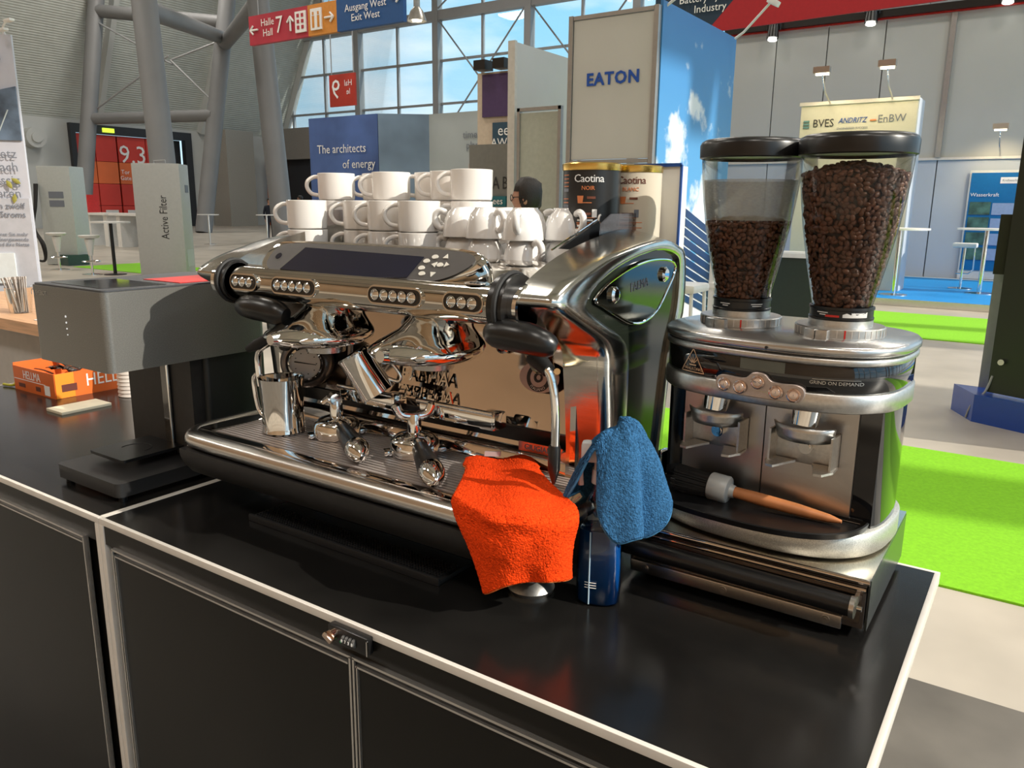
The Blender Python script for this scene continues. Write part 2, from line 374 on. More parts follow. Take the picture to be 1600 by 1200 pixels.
# hanging direction sign
sg = thing('direction_sign', (-12.2, 12, 5.0), 'long hanging direction sign, red, amber and blue, with arrows', 'sign')
def sgp(x): return -14.59 + (x-391)/(632-391)*4.72
flat('panel', -14.59, sgp(492), 11.95, 12.05, 5.05, 5.67, M('crimson sign panel', (.46, .02, .045), .5, 0, .25, .8), sg)
flat('panel', sgp(492), sgp(537), 11.95, 12.05, 5.05, 5.67, M('amber sign panel', (.62, .24, .03), .5), sg)
flat('panel', sgp(537), -9.87, 11.95, 12.05, 5.05, 5.67, M('blue sign panel', (.005, .07, .24), .5), sg)
text('Halle\nHall', .22, ink, sg, (sgp(425), 11.93, 5.37)); text('7', .50, ink, sg, (sgp(445), 11.93, 5.37))
text('Ausgang West\nExit West', .20, ink, sg, (sgp(580), 11.93, 5.36))
def arrow(c, ang, s, par):
    c = Vector(c); bm = NB(); ca, sa = math.cos(ang), math.sin(ang)
    for a, b in (((-1, 0), (1, 0)), ((1, 0), (.25, .7)), ((1, 0), (.25, -.7))):
        tube(bm, [c + Vector((ca*q[0]-sa*q[1], 0, sa*q[0]+ca*q[1]))*s for q in (a, b)], .022, 6)
    ob('arrow', bm, ink, par)
arrow((sgp(401), 11.93, 5.36), PI, .13, sg); arrow((sgp(464), 11.93, 5.36), PI/2, .15, sg); arrow((sgp(526), 11.93, 5.36), 0, .13, sg); arrow((sgp(622), 11.93, 5.5), 0, .12, sg)
for x in (481,):
    flat('pictogram', sgp(x)-.17, sgp(x)+.17, 11.92, 11.95, 5.15, 5.58, ink, sg)
    for dx in (-.07, .07):
        for dz in (.0, .12, .24): flat('pictogram_window', sgp(x)+dx-.035, sgp(x)+dx+.035, 11.91, 11.92, 5.22+dz, 5.29+dz, MATS['crimson sign panel'], sg)
flat('pictogram', sgp(506)-.17, sgp(506)+.17, 11.92, 11.95, 5.15, 5.58, ink, sg)
for dx in (-.08, .08):
    flat('pictogram_figure', sgp(506)+dx-.03, sgp(506)+dx+.03, 11.91, 11.92, 5.2, 5.43, MATS['amber sign panel'], sg); flat('pictogram_figure', sgp(506)+dx-.02, sgp(506)+dx+.02, 11.91, 11.92, 5.45, 5.51, MATS['amber sign panel'], sg)
for x in (-14.3, -12.2, -10.2):
    bm = NB(); tube(bm, [(x, 12, 5.67), (x, 12, 17.6)], .012, 6); ob('suspension_wire', bm, mull, sg)
# red 9 sign on the glass, seen from behind
t = thing('hall_number_sign', (-30.2, 30, 6.4), 'red hall number sign seen from behind against the glazed gable', 'sign')
flat('panel', -31.15, -29.27, 29.95, 30.05, 6.5, 8.08, M('red orange sign', (.42, .035, .02), .5, 0, .2, .9), t)
text('9', 1.35, ink, t, (-30.65, 29.93, 7.3), (-1, 0, 0), (0, 0, 1)).scale = (1, 1, 1)
text('Hal\nle', .42, ink, t, (-29.75, 29.93, 7.4), (-1, 0, 0), (0, 0, 1))
for x in (-31.0, -29.4):
    bm = NB(); tube(bm, [(x, 30, 8.08), (x, 30, 17.6)], .03, 6); ob('suspension_wire', bm, mull, t)
# pendant lamps
def pendant(p, lab):
    p = Vector(p); t = thing('pendant_lamp', p, lab, 'lamp', 'pendant hall lamps')
    bm = NB(); tube(bm, [p + Vector((0, 0, .75)), (p.x, p.y, 17.6)], .02, 6); ob('cable', bm, blackplas, t)
    bm = NB(); tube(bm, [p + Vector((0, 0, .4)), p + Vector((0, 0, .78))], .10, 12); ob('ballast', bm, grey_m, t)
    bm = NB(); lathe(bm, [(.10, .42), (.20, .30), (.30, .02), (.29, .02), (.19, .29), (.08, .40)], 24, p); ob('shade', bm, M('lamp shade', (.42, .40, .36), .3, .6), t)
    bm = NB(); lathe(bm, [(0, .0), (.14, .02), (.16, .10), (.10, .20), (0, .22)], 16, p); ob('bulb', bm, M('lit lamp bulb', (1, .88, .68), .5, emit=6.), t)
pendant((-23.0, 20.4, 9.4), 'pendant lamp with silver shade at the top edge left'); pendant((-15.6, 19.0, 6.95), 'pendant lamp hanging in front of the glazed gable')
# ------------------------------------------------------------------ booths in the middle distance
bw = M('white booth panel', (.52, .52, .50), .45, 0, .03, 1.5); bpost = M('aluminium booth post', (.40, .40, .40), .35, .7, .05)
eb = thing('exhibition_booth', (-2.6, 7, 0), 'white booth tower with short blue lettering and a sky mural side', 'booth')
for z0, z1 in ((0.05, .95), (1.0, 1.93), (1.98, 3.38)):
    flat('panel', -3.08, -2.17, 7.0, 7.03, z0, z1, bw, eb)
for x in (-3.11, -2.14):
    flat('post', x-.025, x+.025, 6.98, 7.05, 0, 3.43, bpost, eb)
for z in (.97, 1.955, 3.405): flat('rail', -3.08, -2.17, 6.985, 7.04, z-.02, z+.02, bpost, eb)
text('EATON', .17, M('bold blue lettering', (.005, .07, .38), .5), eb, (-2.605, 6.99, 2.78), spacing=1.12, name='lettering', extrude=.003, bold=.005)
skym = bpy.data.materials.new('printed sky mural'); skym.use_nodes = True
t_ = skym.node_tree; b_ = t_.nodes['Principled BSDF']; b_.inputs['Roughness'].default_value = .4
tcn = t_.nodes.new('ShaderNodeTexCoord'); sp = t_.nodes.new('ShaderNodeSeparateXYZ'); t_.links.new(tcn.outputs['Object'], sp.inputs[0])
mr = t_.nodes.new('ShaderNodeMapRange'); mr.inputs['From Min'].default_value = 1.2; mr.inputs['From Max'].default_value = 3.6; t_.links.new(sp.outputs['Z'], mr.inputs['Value'])
r1 = t_.nodes.new('ShaderNodeValToRGB'); r1.color_ramp.elements[0].color = (.10, .34, .62, 1); r1.color_ramp.elements[1].color = (.035, .18, .46, 1); t_.links.new(mr.outputs[0], r1.inputs[0])
n1 = t_.nodes.new('ShaderNodeTexNoise'); n1.inputs['Scale'].default_value = 1.5; n1.inputs['Detail'].default_value = 8; n1.inputs['Roughness'].default_value = .55; t_.links.new(tcn.outputs['Object'], n1.inputs['Vector'])
ad = t_.nodes.new('ShaderNodeMath'); ad.operation = 'MULTIPLY_ADD'; ad.inputs[1].default_value = -.22; ad.inputs[2].default_value = .10; t_.links.new(mr.outputs[0], ad.inputs[0])
a2 = t_.nodes.new('ShaderNodeMath'); t_.links.new(n1.outputs[0], a2.inputs[0]); t_.links.new(ad.outputs[0], a2.inputs[1])
r2 = t_.nodes.new('ShaderNodeValToRGB'); r2.color_ramp.elements[0].position = .53; r2.color_ramp.elements[1].position = .60; t_.links.new(a2.outputs[0], r2.inputs[0])
mm_ = t_.nodes.new('ShaderNodeMix'); mm_.data_type = 'RGBA'; mm_.inputs['B'].default_value = (.62, .68, .74, 1); t_.links.new(r2.outputs[0], mm_.inputs['Factor']); t_.links.new(r1.outputs[0], mm_.inputs['A']); t_.links.new(mm_.outputs['Result'], b_.inputs['Base Color'])
flat('mural', -2.13, -2.10, 7.05, 9.2, .05, 3.48, skym, eb)
solar = M('printed solar panel', (.012, .04, .12), .4, 0, .3, 2)
for k in range(10):
    z0 = 1.72 - .105*k
    bm = NB(); prism(bm, [(-2.095, 7.07, z0), (-2.095, 9.18, z0-.62), (-2.095, 9.18, z0-.70), (-2.095, 7.07, z0-.08)], (.004, 0, 0)); ob('printed_stripe', bm, solar, eb, smooth=False)
wp = thing('booth_wall', (-4.3, 8.3, 0), 'plain white booth wall left of the tower with blue lettering', 'booth wall')
flat('panel', -4.33, -4.27, 7.67, 8.96, 0, 3.41, bw, wp); flat('edge', -4.35, -4.25, 7.62, 7.67, 0, 3.42, M('warm white edge', (.55, .53, .49), .5), wp)
dp = thing('booth_door', (-3.9, 7.62, 0), 'pale green grey door panel in a grey frame behind the dark-haired person', 'door')
flat('door_leaf', -4.16, -3.62, 7.62, 7.65, 0, 2.58, M('green grey panel', (.40, .43, .37), .5), dp)
for x in (-4.18, -3.60): flat('frame', x-.02, x+.02, 7.60, 7.66, 0, 2.64, bpost, dp)
flat('frame', -4.2, -3.58, 7.60, 7.66, 2.6, 2.64, bpost, dp)
gw = thing('booth_wall', (-5.2, 8.5, 0), 'low grey wall with spaced black letters TABL', 'booth wall')
flat('panel', -5.61, -4.36, 8.5, 8.56, 0, 2.32, M('grey green wall', (.17, .175, .16), .6), gw)
text('TABL', .24, inkblack, gw, (-5.08, 8.49, 1.79), spacing=1.5, sx=.75)
flat('teal_sign', -5.22, -4.95, 8.46, 8.5, 1.48, 1.62, M('teal sign', (.01, .14, .17), .5), gw); text('ees', .13, ink, gw, (-5.08, 8.45, 1.55))
aw = thing('exhibition_booth', (-7, 11, 0), 'cream booth tower with purple panel and small award sign', 'booth')
flat('tower', -7.33, -6.0, 11, 11.8, 0, 3.74, M('cream tower', (.55, .46, .36), .5), aw)
flat('purple_panel', -7.2, -6.1, 10.96, 11, 3.0, 3.7, M('purple panel', (.06, .03, .10), .5), aw)
flat('sign', -6.97, -6.2, 10.95, 11, 2.45, 2.9, M('teal dark sign', (.02, .06, .10), .5), aw)
text('ees', .26, ink, aw, (-6.68, 10.94, 2.76)); text('AWARD', .20, ink, aw, (-6.62, 10.94, 2.56))
for x in (-7.15, -6.75): flat('floodlight', x-.12, x+.12, 10.8, 11.05, 3.76, 3.92, blackplas, aw)
ar = thing('exhibition_wall', (-12, 14, 0), 'blue to white folded booth wall reading The architects of energy', 'booth wall')
am = M('printed blue wall', (.06, .12, .34), .5, 0, .5, .55); am2 = M('printed pale blue wall', (.20, .29, .40), .5, 0, .35, .5); am3 = M('printed grey white wall', (.40, .45, .47), .5, 0, .12, .5)
flat('panel', -15.03, -12.6, 14, 14.1, 0, 3.65, am, ar)
bm = NB(); prism(bm, [(-12.58, 14, 0), (-11.6, 14.75, 0), (-11.6, 14.85, 0), (-12.58, 14.1, 0)], (0, 0, 3.65)); ob('panel', bm, am2, ar, smooth=False)
flat('panel', -11.6, -8.6, 14.75, 14.85, 0, 3.65, am3, ar)
text('The architects', .30, ink, ar, (-13.85, 13.97, 2.86)); text('of energy', .30, ink, ar, (-13.25, 13.97, 2.48))
text('timeless\nplanet', .24, greyink, ar, (-10.15, 14.72, 3.0)); text('Individuelle Lösungen\nfür Batterien', .16, greyink, ar, (-10.2, 14.72, 2.05))
flat('leaf_emblem', -9.75, -9.62, 14.71, 14.74, 2.85, 3.3, M('leaf green print', (.15, .42, .05), .5), ar)
flat('number_sign', -10.2, -9.75, 14.5, 14.53, 2.15, 2.45, M('pinkish sign', (.45, .36, .33), .5), ar); text('9D', .22, inkblack, ar, (-9.98, 14.49, 2.3))
# right booth: tall white wall, logo tower, poster, lights
rb = thing('exhibition_wall', (-2, 18.2, 0), 'tall white booth wall of wide panels behind the coffee grinder', 'booth wall')
rw = M('booth wall white upper', (.46, .46, .44), .5, 0, .03, .8); rw2 = M('booth wall white lower', (.50, .54, .60), .45, 0, .04, .8)
xs_ = [-5.4, -4.35, -3.25, -2.1, -.85, .62, 2.2, 3.8]
for a, b in zip(xs_, xs_[1:]):
    flat('panel', a+.012, b-.012, 18.2, 18.26, 2.55, 5.35, rw, rb); flat('panel', a+.012, b-.012, 18.2, 18.26, .1, 2.5, rw2, rb)
flat('ledge', -5.4, 3.8, 18.15, 18.26, 2.5, 2.55, trimwhite, rb); flat('backing', -5.4, 3.8, 18.26, 18.3, .1, 5.35, grey_m, rb)
flat('post', -.90, -.80, 18.12, 18.22, 2.55, 5.35, bpost, rb)
flat('truss_bar', -5.5, 5, 18.0, 18.1, 5.36, 5.50, blackplas, rb); flat('red_edge', -5.5, 5, 18.1, 18.15, 5.33, 5.38, red_m, rb)
def spot(p, lab):
    p = Vector(p); t = thing('spotlight', p, lab, 'spotlight', 'spotlights on the booth truss')
    bm = NB(); tube(bm, [p + Vector((0, 0, .25)), p + Vector((0, -.04, -.05))], [.10, .13], 14); ob('housing', bm, blackplas, t)
    bm = NB(); tube(bm, [p + Vector((0, -.042, -.052)), p + Vector((0, -.05, -.09))], [.09, .10], 12); ob('lens', bm, M('lit spotlight lens', (1, .97, .85), .4, emit=5.), t)
    bm = NB(); tube(bm, [p + Vector((-.14, 0, .12)), p + Vector((-.14, 0, .36)), p + Vector((.14, 0, .36)), p + Vector((.14, 0, .12))], .015, 6); ob('yoke', bm, blackplas, t)
spot((-4.35, 17.9, 5.2), 'black spotlight at the left end of the truss'); spot((-2.35, 17.9, 5.3), 'black spotlight in the middle of the truss'); spot((.05, 17.9, 5.42), 'black spotlight at the right of the truss')
def armlamp(p, lab):
    p = Vector(p); t = thing('arm_lamp', p, lab, 'lamp', 'small arm lamps on the booth wall')
    bm = NB(); tube(bm, [p, p + Vector((0, -.5, .15)), p + Vector((0, -.75, .42))], .015, 6); ob('arm', bm, trimsilver, t)
    bm = NB(); bx(bm, p + Vector((0, -.78, .45)), (.26, .12, .10)); ob('lamp_head', bm, satin, t, smooth=False)
    bm = NB(); bx(bm, p + Vector((0, -.74, .385)), (.2, .08, .02)); ob('bulb', bm, M('lit halogen', (1, .85, .55), .5, emit=8.), t, smooth=False)
    li = bpy.data.lights.new('halogen', 'SPOT'); li.energy = 40; li.color = (1, .82, .5); li.spot_size = 2.2; li.spot_blend = .8; li.shadow_soft_size = .08
    lo = bpy.data.objects.new('halogen', li); COL.objects.link(lo); lo.parent = t; lo.location = (0, -.72, .33); lo.rotation_euler = (.5, 0, 0)
armlamp((.25, 18.15, 2.6), 'small arm lamp beside the blue poster')
lt = thing('logo_tower', (-1.75, 14.8, 0), 'cream logo tower with three company logos above the right hopper', 'booth tower')
flat('tower', -2.69, -.8, 14.5, 15.1, .1, 3.32, M('cream logo panel', (.60, .58, .48), .5, 0, .02), lt); flat('side', -.80, -.78, 14.5, 15.1, .1, 3.32, rw2, lt)
flat('frame', -2.72, -.78, 14.47, 14.5, 3.28, 3.34, trimwhite, lt)
text('BVES', .19, inkblack, lt, (-2.29, 14.49, 2.97), sx=.9); text('ANDRITZ', .125, blueink, lt, (-1.80, 14.49, 3.0), shear=.25, sx=.85, extrude=.002); text('EnBW', .18, greyink, lt, (-1.18, 14.49, 3.0), sx=.95)
for k in range(3): flat('logo_bar', -2.63, -2.53, 14.48, 14.5, 2.9+.05*k, 2.93+.05*k, M('teal bar', (.12, .25, .25), .5), lt)
flat('logo_bar', -1.52, -1.42, 14.48, 14.5, 2.98, 3.0, orange_ink, lt); text('ENGINEERED SUCCESS', .05, greyink, lt, (-1.80, 14.49, 2.87))
armlamp((-2.2, 14.5, 3.3), 'left small arm lamp on the cream logo tower'); armlamp((-1.2, 14.5, 3.32), 'right small arm lamp on the cream logo tower')
po = thing('poster', (.3, 18.1, 0), 'blue poster with four small landscape photos and white text boxes', 'poster')
flat('board', -.21, .75, 18.08, 18.14, .12, 2.28, white_m, po); flat('print', -.18, .72, 18.06, 18.08, .3, 2.23, M('poster blue', (.0, .15, .40), .45, 0, .05), po)
flat('logo_box', .33, .68, 18.05, 18.06, 2.02, 2.14, ink, po); text('Kraftwerke', .06, greyink, po, (.5, 18.04, 2.08)); text('Wasserkraft', .10, ink, po, (-.16, 18.04, 1.80), align='LEFT')
phm = M('landscape photo', (.05, .12, .10), .5, 0, .8, 5.); txb = M('pale text box', (.30, .40, .62), .5)
for k in range(4):
    z = 1.66 - .30*k; flat('photo', -.15, .22, 18.045, 18.06, z-.25, z, phm, po); flat('text_box', .25, .64, 18.045, 18.06, z-.25, z-.02, txb, po)
# red hanging banner over the right booth
hb = thing('hanging_banner', (-2, 12, 4.2), 'red and dark blue ceiling banner over the white booth', 'banner')
bm = NB(); prism(bm, [(-3.60, 12, 4.18), (-.23, 12, 4.24), (-.23, 12, 5.2), (-2.6, 12, 5.2)], (0, .04, 0)); ob('red_cloth', bm, M('red banner cloth', (.38, .008, .016), .7), hb, smooth=False)
bm = NB(); prism(bm, [(-4.5, 12.05, 4.45), (-3.60, 12.02, 4.18), (-2.75, 12.02, 5.0), (-3.6, 12.05, 5.2), (-4.5, 12.05, 5.2)], (0, .03, 0)); ob('blue_cloth', bm, M('dark blue banner cloth', (.008, .03, .06), .7), hb, smooth=False)
text('Battery Systems\nIndustry', .16, ink, hb, (-3.55, 12.0, 4.62))
for x in (-4.2, -1, -2.6):
    bm = NB(); tube(bm, [(x, 12.04, 5.2), (x, 12.04, 17.6)], .012, 6); ob('suspension_wire', bm, mull, hb)
for x, lab in ((-2.12, 'white arm floodlight on top of the sky mural corner'), (-2.05, 'white arm floodlight farther along the sky mural')):
    y_ = 7.15 if x < -2.1 else 9.0
    t = thing('arm_lamp', (x, y_, 3.45), lab, 'lamp', 'white arm floodlights on the mural wall')
    bm = NB(); tube(bm, [(x, y_, 3.44), (x+.1, y_, 3.5), (x+.42, y_-.1, 3.76)], .015, 8); ob('arm', bm, white_m, t)
    bm = NB(); bx(bm, (x+.46, y_-.11, 3.76), (.14, .08, .06), rot=RY(.5), bev=.01); ob('lamp_head', bm, white_m, t)
# ------------------------------------------------------------------ furniture of the booths
def bar_table(x, y, lab, legm=None, top=.38, zb=0., h=1.10, topm=None):
    t = thing('bar_table', (x, y, zb), lab, 'table', 'bar tables')
    bm = NB(); lathe(bm, [(0, h-.03), (top, h-.03), (top, h), (0, h)], 32, (x, y, 0)); ob('table_top', bm, topm or white_m, t)
    bm = NB(); tube(bm, [(x, y, zb+.02), (x, y, h-.03)], .035, 12); ob('leg', bm, legm or chrome, t)
    bm = NB(); lathe(bm, [(0, .03), (.22, .015), (.22, 0), (0, 0)], 28, (x, y, zb)); ob('base', bm, legm or chrome, t)
def bar_stool(x, y, lab, rz=0.):
    t = thing('bar_stool', (x, y, 0), lab, 'stool', 'bar stools')
    bm = NB(); lathe(bm, [(0, .74), (.17, .76), (.21, .81), (.19, .82), (.13, .79), (0, .78)], 24, (x, y, 0)); ob('seat', bm, white_m, t)
    bm = NB(); lathe(bm, [(.10, .74), (.05, .45), (.045, .40)], 16, (x, y, 0)); ob('seat_shroud', bm, white_m, t)
    bm = NB(); tube(bm, [(x, y, .02), (x, y, .45)], .025, 10); ob('leg', bm, chrome, t)
    bm = NB(); tube(bm, [(x + .17*math.cos(a), y + .17*math.sin(a), .28) for a in [k*PI/8 for k in range(17)]], .012, 6); ob('footrest', bm, chrome, t)
    bm = NB(); lathe(bm, [(0, .04), (.2, .012), (.2, 0), (0, 0)], 24, (x, y, 0)); ob('base', bm, chrome, t)
bar_table(-14.95, 8.42, 'round bar table with black leg beside the filter cabinet', blackplas)
bar_stool(-15.25, 8.10, 'white bar stool in front of the black legged table'); bar_stool(-17.0, 8.3, 'white bar stool beside the charging column')
bar_table(-24.7, 17.6, 'far bar table right of the filter cabinet'); bar_table(-23.4, 19.2, 'far bar table in front of the men in dark suits')
def box_stool(x, y, lab):
    t = thing('box_stool', (x, y, .1), lab, 'stool', 'square upholstered stools on the blue podium')
    bm = NB(); bx(bm, (x, y, .88), (.38, .36, .08), bev=.02); ob('seat', bm, white_m, t)
    bm = NB(); tube(bm, [(x+.16, y, .84), (x+.17, y, .45), (x+.10, y, .38), (x-.1, y, .38)], .012, 8); ob('footrest', bm, chrome, t)
    bm = NB(); tube(bm, [(x, y, .12), (x, y, .84)], .022, 10); ob('leg', bm, chrome, t)
    bm = NB(); lathe(bm, [(0, .13), (.2, .115), (.2, .1), (0, .1)], 24, (x, y, 0)); ob('base', bm, chrome, t)
box_stool(.06, 15.75, 'white seated stool in front of the blue poster'); box_stool(1.15, 15.2, 'stool with looped chrome frame beside the black display stand')
bar_table(.42, 14.95, 'chrome bar table in front of the blue poster', h=1.2, top=.45, zb=.1); bar_table(-.74, 13.75, 'chrome bar table seen at the edge of the right bean hopper', h=1.2, top=.45, zb=.1)
# white frame stools and glossy stool between machine and grinder
def cube_stool(x, y, h, lab, rz=0., leg=white_m):
    t = thing('frame_stool', (x, y, 0), lab, 'stool', None, rz)
    bm = NB(); bx(bm, (0, 0, h-.04), (.42, .40, .08), bev=.03); ob('seat', bm, white_m, t, world=False)
    for sx_ in (-1, 1):
        for sy_ in (-1, 1):
            bm = NB(); tube(bm, [(sx_*.17, sy_*.16, h-.07), (sx_*.19, sy_*.18, .0)], .018, 8); ob('leg', bm, leg, t, world=False)
    bm = NB(); tube(bm, [(-.185, -.175, .28), (.185, -.175, .28), (.185, .175, .28), (-.185, .175, .28), (-.185, -.175, .28)], .012, 6); ob('footrest', bm, leg, t, world=False)
cube_stool(-1.45, 6.3, .80, 'cream topped frame stool just right of the espresso machine')
def frame_chair(x, y, lab):
    t = thing('frame_chair', (x, y, 0), lab, 'chair', None)
    for dx in (-.24, .24):
        bm = NB(); bx(bm, (x+dx, y-.2, .62), (.05, .05, 1.24)); ob('post', bm, white_m, t, smooth=False)
        bm = NB(); bx(bm, (x+dx, y+.22, .33), (.05, .05, .66)); ob('post', bm, white_m, t, smooth=False)
    bm = NB(); bx(bm, (x, y, .68), (.53, .5, .05)); ob('seat', bm, white_m, t, smooth=False)
    bm = NB(); bx(bm, (x, y-.2, 1.2), (.53, .04, .07)); ob('back_rail', bm, white_m, t, smooth=False)
frame_chair(-1.35, 7.7, 'white high chair frame seen between the two bean hoppers')
t = thing('display_plinth', (-1.0, 9.0, 0), 'dark green box plinth with pale top behind the hoppers', 'plinth')
flat('body', -1.7, -.4, 9.0, 9.5, 0, .92, M('dark green panel', (.015, .03, .02), .4), t); flat('top', -1.75, -.35, 8.95, 9.55, .92, .97, white_m, t)
# black display stand at the right edge with its blue foot
bs = thing('display_stand', (1.5, 5.8, 0), 'tall black display stand on a blue foot at the right edge', 'display stand')
dk = M('dark green black panel', (.012, .016, .010), .35, 0, .1, 3)
bm = NB(); prism(bm, [(1.13, 5.75, .22), (2.3, 5.2, .22), (2.3, 5.26, .22), (1.13, 5.81, .22)], (0, 0, 2.0)); ob('panel', bm, dk, bs, smooth=False)
flat('side_box', 1.06, 1.15, 5.80, 5.95, 1.05, 1.46, dk, bs); flat('grey_column', 1.06, 1.16, 6.0, 6.1, .1, 1.2, grey_m, bs)
bm = NB(); prism(bm, [(.90, 6.02, 0), (1.06, 5.70, 0), (2.5, 5.05, 0), (2.5, 5.9, 0)], (0, 0, .20)); ob('blue_foot', bm, M('blue lacquer foot', (.005, .05, .30), .3, 0, .05, coat=.4), bs, smooth=False)
bm = NB(); tube(bm, spline([(1.02, 5.77, .01), (1.05, 5.74, .12), (1.12, 5.74, .22), (1.15, 5.74, .34)], 4, False), .008, 6); ob('cable', bm, grey_m, bs)
bm = NB(); tube(bm, [(1.19, 5.70, .45), (1.19, 5.68, .45)], .02, 10); ob('stud', bm, keym, bs)
# left: roll-up style banner wall, charging column, filter cabinet, far tables
bn = thing('display_wall', (-3.7, 1.62, 0), 'white text display wall with a printed hall photo at the left edge', 'display wall')
flat('panel', -4.45, -3.66, 1.64, 1.66, 0, 2.41, M('display wall print', (.52, .53, .60), .5, 0, .02), bn)
flat('grey_band', -4.45, -3.665, 1.63, 1.64, .95, 1.5, M('pale grey print', (.44, .45, .50), .5), bn)
hp = M('printed hall photo', (.10, .14, .20), .5, 0, .7, 6.); bm = NB(); prism(bm, [(-4.45, 1.63, 1.84), (-3.665, 1.63, 1.83), (-3.665, 1.63, 2.13), (-4.1, 1.63, 2.03), (-4.45, 1.63, 1.98)], (0, .008, 0)); ob('photo', bm, hp, bn, smooth=False)
for k in range(5):
    bm = NB(); tube(bm, [(-4.1+.075*k, 1.628, 1.84), (-4.02+.075*k, 1.628, 2.0)], .004, 4); ob('photo_line', bm, am3, bn)
text('Converters', .085, greyink, bn, (-3.72, 1.625, 2.29), align='RIGHT'); text('das Stromnetz\nmuss einfach\nzuverlässig\ntransformieren', .075, greyink, bn, (-3.70, 1.625, 1.64), align='RIGHT')
text('Erneuerbare verpuffen zwölf\nProzent des grünen Stroms', .05, greyink, bn, (-3.69, 1.625, 1.43), align='RIGHT'); text('erfahren Sie mehr\nüber die nachhaltige Energiewende\nund ihre Netze', .03, greyink, bn, (-3.69, 1.625, 1.26), align='RIGHT')
flat('note_card', -4.1, -3.78, 1.615, 1.63, 1.0, 1.18, M('pale card', (.62, .66, .68), .5), bn)
lf = M('dried leaf', (.30, .28, .06), .6)
for k, (x, z, a) in enumerate(((-3.83, 1.60, .3), (-3.76, 1.58, -.5), (-3.72, 1.60, -1.), (-3.93, 1.585, .8), (-3.74, 1.50, .2))):
    bm = NB(); lathe(bm, [(0, -.03), (.012, -.012), (.014, .005), (0, .03)], 8, (0, 0, 0), sy=.2); bmesh.ops.rotate(bm, verts=bm.verts, matrix=RY(a)); bmesh.ops.translate(bm, vec=(x, 1.622, z), verts=bm.verts); ob('printed_leaf', bm, lf, bn)
for k, (x, dx, dz) in enumerate(((-3.80, .07, .10), (-3.74, .16, .03), (-3.74, .08, -.01))):
    t = thing('arm_lamp', (x, 1.66, 2.41), ('upright white clip lamp on the display wall', 'long white clip lamp reaching right from the display wall', 'short white clip lamp on the corner of the display wall')[k], 'lamp', 'white clip lamps on the display wall')
    bm = NB(); tube(bm, spline([(x, 1.66, 2.40), (x+.02, 1.64, 2.44), (x+dx, 1.6, 2.43+dz)], 4, False), .006, 8); ob('arm', bm, white_m, t)
    bm = NB(); bx(bm, (x+dx+.03, 1.6, 2.43+dz), (.075, .03, .016), bev=.006); ob('lamp_head', bm, white_m, t)
bn.rotation_euler = (0, 0, .72)
cabm = M('grey cabinet', (.40, .41, .40), .5, 0, .03); cabm2 = M('grey cabinet side', (.44, .47, .46), .5, 0, .03)
fc = thing('filter_cabinet', (-13.9, 8.9, 0), 'tall grey control cabinet lettered Active Filter', 'cabinet')
bm = NB(); bx(bm, (-13.92, 9.0, 1.15), (.92, .62, 2.22), rot=RZ(.70), bev=.015); ob('body', bm, cabm, fc)
d_ = Vector((math.cos(.70), math.sin(.70), 0)); n_ = Vector((math.sin(.70), -math.cos(.70), 0)); c_ = Vector((-13.92, 9.0, 1.15)); flat('plinth', -14.25, -13.6, 8.78, 9.22, 0, .05, blackplas, fc)
text('Active Filter', .22, inkblack, fc, c_ + n_*.313 + d_*.10 + Vector((0, 0, .05)), (0, 0, 1), -d_, sx=.8)
bm = NB(); prism(bm, [c_ + d_*.462 - n_*.2 + Vector((0, 0, .55)), c_ + d_*.462 + n_*.02 + Vector((0, 0, .55)), c_ + d_*.462 + n_*.02 + Vector((0, 0, .70)), c_ + d_*.462 - n_*.2 + Vector((0, 0, .70))], d_*.006); ob('display', bm, greyink, fc, smooth=False)
bm = NB(); prism(bm, [c_ + d_*.462 - n_*.22 + Vector((0, 0, -.95)), c_ + d_*.462 + n_*.2 + Vector((0, 0, -.95)), c_ + d_*.462 + n_*.2 + Vector((0, 0, -.6)), c_ + d_*.462 - n_*.22 + Vector((0, 0, -.6))], d_*.006); ob('vent_grille', bm, cabm2, fc, smooth=False)
bm = NB(); tube(bm, [c_ + Vector((-.2, 0, 1.12)), c_ + Vector((-.2, 0, 1.18)), c_ + Vector((.2, 0, 1.18)), c_ + Vector((.2, 0, 1.12))], .012, 6); ob('lifting_bar', bm, mull, fc)
cc = thing('charging_column', (-18.2, 9.2, 0), 'pale grey charging column with hanging black cables', 'charging column')
bm = NB(); bx(bm, (-18.5, 9.3, 1.16), (.80, .6, 2.3), rot=RZ(.55), bev=.02); ob('body', bm, cabm2, cc); flat('plinth', -18.6, -18.0, 9.0, 9.5, 0, .25, M('dark green plinth', (.03, .07, .06), .5), cc)
for k in range(2): bm = NB(); bx(bm, Vector((-18.5, 9.3, 1.45+.2*k)) + Vector((math.sin(.55), -math.cos(.55), 0))*.302 + Vector((math.cos(.55), math.sin(.55), 0))*.02, (.36, .01, .15), rot=RZ(.55)); ob('label_plate', bm, greyink, cc, smooth=False)
for k in range(2):
    bm = NB(); tube(bm, spline([(-18.75+.1*k, 8.8, 1.9), (-18.65+.05*k, 8.7, 1.4), (-18.6, 8.6, .9), (-18.2+.1*k, 8.55, .5), (-18.25, 8.6, .15), (-18.6, 8.6, .12)], 5, False), .03, 8); ob('cable', bm, rubber, cc)
for k in range(2):
    x = -27.2 + 3.4*k
    t = thing('white_counter_table', (x, 14.6, 0), ('left', 'right')[k] + ' white high table in front of the red gate', 'table', 'white high tables before the gate')
    flat('table_top', x-1.6, x+1.6, 14.2, 15.0, 1.06, 1.14, white_m, t)
    for dx in (-1.2, .3, 1.4): flat('leg', x+dx-.12, x+dx+.12, 14.3, 14.9, 0, 1.06, white_m, t)
